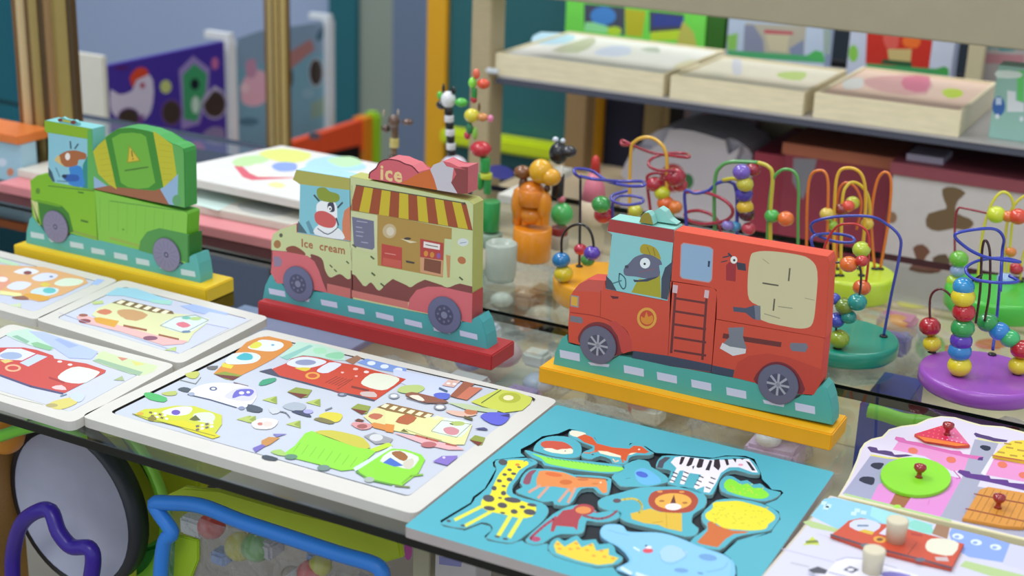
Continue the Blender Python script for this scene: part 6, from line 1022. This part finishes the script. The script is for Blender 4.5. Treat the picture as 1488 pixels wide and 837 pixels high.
carton('toy_package', 'dark green picture package at the back under the rack', (1232, 170), (1345, 200), (1290, 165), 2.44, .05, '#2f4420', None, [('e', PX, 1250, 185, 12, 10, '#4c7c24'), ('e', PX, 1300, 195, 22, 12, '#5c6420'), ('e', PX, 1332, 200, 14, 16, '#4c7030')])
# white plush-like bag with a red print
bm = bmesh.new(); c_ = py(985, 260, 2.16)
P = [(905, 330), (900, 270), (915, 225), (945, 195), (990, 188), (1040, 200), (1075, 215), (1090, 250), (1092, 400), (905, 400)]
w = [tuple(py(*p, 2.10)) for p in cr([(x, y, 0) for x, y in P], 3) for p in [(p.x, p.y)]]
bag = prism('cloth_bag', w, (0, .14, 0), paint('#d2cfda', .7, .08, 12, .6), None, .02); tag(bag, 'off-white cloth bag with a red fruit print behind the bead mazes', 'bag')
lo = min(v[2] for v in w)
Art(lambda a_, b_: py(a_, b_, 2.10), (0, -1, 0)).ell(K3, 590, 235, 56, 62, '#b02838').ell(K3, 655, 250, 26, 34, '#3c7c4c').ell(K3, 1010, 520, 40, 20, '#9a9aa4').build(bag)
box('bag_stand', c_.x-.09, c_.x+.09, 2.12, 2.22, -.13, lo, paint('#3a3634', .6)); bs = bpy.data.objects['bag_stand']; tag(bs, 'dark plinth under the off-white cloth bag', 'plinth')

# ---------------------------------------------------------------- walls and floor
WB = 3.6
bm = bmesh.new(); add_box(bm, -6, 3, WB, WB+.1, -.8, 3.2); tag(from_bm('wall_back', bm, paint('#9fb0d0', .5, .05, 2)), kind='structure')
bm = bmesh.new(); add_box(bm, -6.1, -6, -2, WB, -.8, 3.2); tag(from_bm('wall_left', bm, paint('#8c98ac', .6, .05, 2)), kind='structure')
bm = bmesh.new(); add_box(bm, -6, 3, -2, WB, -.9, -.8); tag(from_bm('floor', bm, paint('#8c8478', .4, .1, 3)), kind='structure')
def strip(name, a_, b_, col, y=WB-.02, rough=.5, metal=0):
    x0, x1 = py(a_, 100, y).x, py(b_, 100, y).x; tag(box(name, x0, x1, y, WB, -.8, 3.2, paint(col, rough, .05, 3, metal=metal), None, 0), kind='structure')
strip('trim_1', 478, 517, '#17606c', WB-.05); strip('trim_2', -200, 18, '#1f6c7c', WB-.05); strip('trim_3', 517, 570, '#8a958a', WB-.03, .35); strip('trim_4', 570, 640, '#687892', WB-.03, .3); strip('trim_5', 640, 1700, '#26303a', WB-.03, .5)

# ---------------------------------------------------------------- under the front shelf: drum, bags, packets
def rot_to(o_bm, c, ang): bmesh.ops.rotate(o_bm, verts=o_bm.verts, cent=c, matrix=Matrix.Rotation(ang, 3, 'Z'))
L8 = crop(0, 590, 2.4)
dc = py(104, 738, .98)
dr = thing('hand_drum', (dc.x, dc.y, dc.z-.12), 'white skinned hand drum with a dark rim and purple handle under the shelf', 'drum')
ANG = math.radians(-4)
for nm, prof, col, al in (('drum_skin', [(.082, -.002), (.082, 0), (1e-4, 0)], '#c0c4da', 1), ('rim', [(.0825, -.002), (.089, -.002), (.090, .008), (.089, .02), (.0825, .02)], '#2c3038', 1), ('shell', [(.108, .022), (.112, .024), (.112, .03), (.108, .034), (.093, .034), (.093, .03)], '#86c83a', 1)):
    bm = bmesh.new(); add_lathe(bm, prof, dc, 48, 'Y', False); rot_to(bm, dc, ANG); from_bm(nm, bm, paint(col, .4), dr)
hp = [py(*L8(*p), .95+dy) for p, dy in (((45, 640), 0), ((45, 520), 0), ((70, 420), -.01), ((120, 372), -.015), ((175, 365), -.015), ((205, 440), -.02), ((250, 490), -.02), ((310, 495), -.02), ((325, 540), -.02), ((310, 640), -.02))]
bm = bmesh.new(); P = cr(hp, 5, False)
add_tube(bm, P, .008, 10); from_bm('handle', bm, paint('#38209a', .3), dr)
# lime fabric bag
def sheet(name, P, dep, y, mat, bump=0, seed=1, label=None, cat=None):
    w = [py(*L8(*p), y) for p in P]; return prism(name, w, (0, dep, 0), mat, None, .004)
o = sheet('lime_bag', [(120, 60), (420, 110), (700, 190), (690, 300), (590, 330), (560, 480), (560, 640), (440, 700), (430, 400), (330, 220)], .06, 1.06, paint('#c2d01e', .6, .12, 9, .4)); tag(o, 'lime green fabric bag hanging under the shelf beside the drum', 'bag')
bm = bmesh.new(); add_tube(bm, [py(*L8(*p), 1.055) for p in ((430, 110), (500, 210), (560, 320))], .0022, 6); s_ = from_bm('seam', bm, paint('#3c5a14', .6), o)
o = sheet('green_bag', [(470, 510), (560, 480), (620, 640), (620, 760), (460, 760)], .03, 1.02, paint('#2a9a30', .6, .1, 9)); tag(o, 'dark green cloth bag corner at the bottom under the lime one', 'bag')
# clear zip bag with blue piping
zb = thing('zip_bag', py(400, 850, .93), 'clear plastic zip bag with blue piping and a lime zip band', 'bag')
pp = [py(*L8(*p), .93) for p in ((560, 680), (562, 560), (575, 470), (600, 440), (560, 380), (540, 340), (590, 338), (700, 348), (840, 402), (1000, 455), (1180, 515), (1310, 555), (1335, 600), (1335, 680))]
bm = bmesh.new(); add_tube(bm, cr(pp, 4, False), .0072, 10); from_bm('piping', bm, paint('#2f84e4', .35), zb)
w = [py(*L8(*p), .965) for p in ((565, 320), (640, 285), (760, 300), (1000, 370), (1250, 430), (1390, 470), (1400, 530), (1300, 560), (1100, 490), (840, 400), (700, 350), (590, 345))]
prism('zip_band', w, (0, .008, 0), paint('#b4c82c', .5, .1, 14, .3), zb, .002)
w = [py(*L8(*p), .945) for p in ((610, 450), (690, 470), (690, 540), (650, 640), (600, 640))]; prism('zip_tab', w, (0, .004, 0), paint('#9cc020', .5), zb, .001)
def crumple(name, px0, px1, py0, py1, y, parent, amp=.012, nx=26, ny=16, seed=3):
    rnd = random.Random(seed); bm = bmesh.new(); g = []
    ph = [(rnd.uniform(2, 9), rnd.uniform(2, 9), rnd.uniform(0, 6)) for _ in range(6)]
    for j in range(ny+1):
        row = []
        for i in range(nx+1):
            u, v = i/nx, j/ny; q = py(px0+(px1-px0)*u, py0+(py1-py0)*v+(px1-px0)*u*.28, y)
            d = sum(math.sin(a*u*3+b*v*3+c) for a, b, c in ph)/6*amp; row.append(bm.verts.new(q+Vector((0, d, 0))))
        g.append(row)
    for j in range(ny):
        for i in range(nx): bm.faces.new((g[j][i], g[j][i+1], g[j+1][i+1], g[j+1][i]))
    return from_bm(name, bm, FILM, parent, True)
crumple('clear_front', 240, 560, 738, 900, .95, zb)
rnd_ = random.Random(31)
TOYC = ['#c8343c', '#3c78c8', '#dccc3c', '#4cac4c', '#c8c8d0', '#e08c3c', '#7c5cb8', '#e0e0dc', '#c8689c', '#4ca8b0']
def toy_bag(label, ctr, sx, sy, h, seed, cols, group='clear bags of small toys'):
    rnd = random.Random(seed); t = thing('toy_bag', (ctr[0], ctr[1], -.13), label, 'toy bag', group)
    h = min(h, .10); s0 = .018
    for i in range(9):
        x, y = ctr[0]+rnd.uniform(-.7, .7)*sx, ctr[1]+rnd.uniform(-.7, .7)*sy; z = -.13+s0+rnd.uniform(0, .6)*h; c_ = cols[i % len(cols)]; s = rnd.uniform(.012, .028)
        if i % 2: ball('toy_ball', (x, y, z), s, paint(c_, .3), t, rnd.uniform(.6, 1))
        else: box('toy_block', x-s, x+s, y-s*.8, y+s*.8, z-s*.6, z+s*.6, paint(c_, .4), t, .004)
    bm = bmesh.new(); add_ball(bm, (0, 0, 0), 1, 1, 28, 16)
    for v in bm.verts:
        d = 1+.10*math.sin(v.co.x*9+seed)*math.sin(v.co.y*8+seed*2)+.07*math.sin(v.co.z*13+v.co.x*7+seed)
        v.co = Vector((ctr[0]+v.co.x*sx*1.1*d, ctr[1]+v.co.y*sy*1.1*d, -.129+h*.5+max(-h*.5, v.co.z*h*.55*d)))
    from_bm('clear_wrap', bm, FILM, t, True); return t
toy_bag('clear bag of white and pink toys below the gap left of the yellow base', (-.74, 1.42), .085, .07, .09, 1, ['#d8d8f0', '#e8c0cc', '#a0b4f0', '#f0f0f0', '#c8a0dc'])
toy_bag('clear bag of white, pink and yellow toys under the right truck base', (-.56, 1.45), .075, .08, .09, 2, ['#f0b0b8', '#f0f0ec', '#f0ec50', '#a8d8a8', '#e088a0'])
toy_bag('clear bag of pale toys under the right end of the truck base', (-.42, 1.40), .06, .08, .09, 5, ['#f0ecf4', '#d4b8e0', '#f0ecd8', '#98a4d0', '#f4f0f4'])
toy_bag('clear bag of pink and lilac toys between truck base and castle', (-.15, 1.42), .07, .08, .09, 7, ['#f098b4', '#d0b0ec', '#f4d0dc', '#a880e0', '#e06084'])
toy_bag('clear bag of pale and lime bricks under the animal board', (-.56, 1.24), .085, .07, .08, 9, TOYC)
toy_bag('clear bag of mixed bright bricks behind the zip bag', (-.78, 1.24), .09, .07, .08, 11, TOYC[3:])
toy_bag('clear bag of coloured toys under the back of the rear shelf', (-.40, 1.72), .09, .08, .07, 13, TOYC)
toy_bag('clear bag of red and yellow toys behind the teal bead maze', (-.56, 1.86), .07, .07, .05, 17, ['#dcd43c', '#d86c3c', '#4c68b0', '#7cb44c'])
toy_bag('clear bag of mixed tan toys beneath the orange puppet', (-.82, 1.62), .08, .08, .08, 19, ['#a0845c', '#c4b8a4', '#b09880', '#dcd8cc'])
for i in range(16):
    u = i/15; px_ = 300+u*240+rnd_.uniform(-12, 12); py_ = 745+u*66+rnd_.uniform(8, 70); q = py(px_, py_, 1.0+rnd_.uniform(0, .03)); s = rnd_.uniform(.009, .016); c_ = ['#c8ccd0', '#c8504c', '#6c8cc4', '#b8b43c', '#d8d8d4', '#6ca454', '#a8a4b0', '#8c7c64'][i % 8]
    if i % 2: o = ball('toy_ball', q, s, paint(c_, .3), None, .9)
    else: o = box('toy_block', q.x-s, q.x+s, q.y-s, q.y+s, q.z-s*.7, q.z+s*.7, paint(c_, .4), None, .003)
    tag(o, 'small %s toy %s seen through the %s half of the clear zip bag' % (['pale grey', 'red', 'blue', 'olive', 'off-white', 'green', 'mauve', 'brown'][i % 8], 'ball' if i % 2 else 'block', 'left' if i < 8 else 'right'), 'toy', 'toy balls in the zip bag' if i % 2 else 'toy blocks in the zip bag')
# packets at the bottom edge
carton('packet', 'small white packet with a lilac printed strip under the shelf edge', (632, 815), (692, 825), (660, 797), 1.02, .03, '#c8c4c8', None, [(PX, [(638, 808), (672, 812), (670, 824), (638, 820)], '#8c8cc4')], py(660, 860, 1.02).z, 'packet')
carton('packet', 'narrow beige packet hanging left of the white packet', (600, 800), (625, 800), (612, 770), 1.03, .03, '#b4b098', None, [('e', PX, 593, 800, 6, 14, '#b44c9c')], py(612, 880, 1.03).z, 'packet')
carton('blue_box', 'blue box corner under the rear shelf beside the lime ribbon', (1248, 600), (1310, 600), (1280, 592), 1.40, .1, '#2c3c9c', None, [], -.13, 'box')
bm = bmesh.new(); add_tube(bm, cr([py(*p, 1.385) for p in ((1262, 596), (1285, 602), (1315, 611), (1350, 613), (1380, 610))], 5, False), .008, 8); tag(from_bm('lime_ribbon', bm, paint('#7cc42c', .4)), 'lime green ribbon lying under the glass left of the castle board', 'ribbon')
o = box('lilac_board', -1.05, -.86, 1.22, 1.33, -.06, -.052, paint('#9098c0', .5)); tag(o, 'lilac board under the front glass between the green and ice cream trucks', 'board')
o = box('wooden_block', py(0, 700, .95).x-.09, py(6, 700, .95).x-.03, .95, 1.0, -.3, py(10, 655, .95).z, paint('#a87c44', .5, .08, wood=1)); tag(o, 'brown wooden block at the lower left edge beside the drum', 'block')
bm = bmesh.new(); add_tube(bm, cr([py(*L8(*p), .93) for p in ((-60, 120), (0, 105), (60, 85), (130, 70), (210, 78), (290, 120))], 5, False), .006, 8); tag(from_bm('hoop', bm, paint('#7cd43c', .35)), 'bright green hoop curving over the drum just below the shelf edge', 'hoop')
o = ball('orange_ball', py(8, 632, .96), .02, paint('#d88c2c', .4)); tag(o, 'orange and yellow ball at the left edge below the shelf', 'ball')
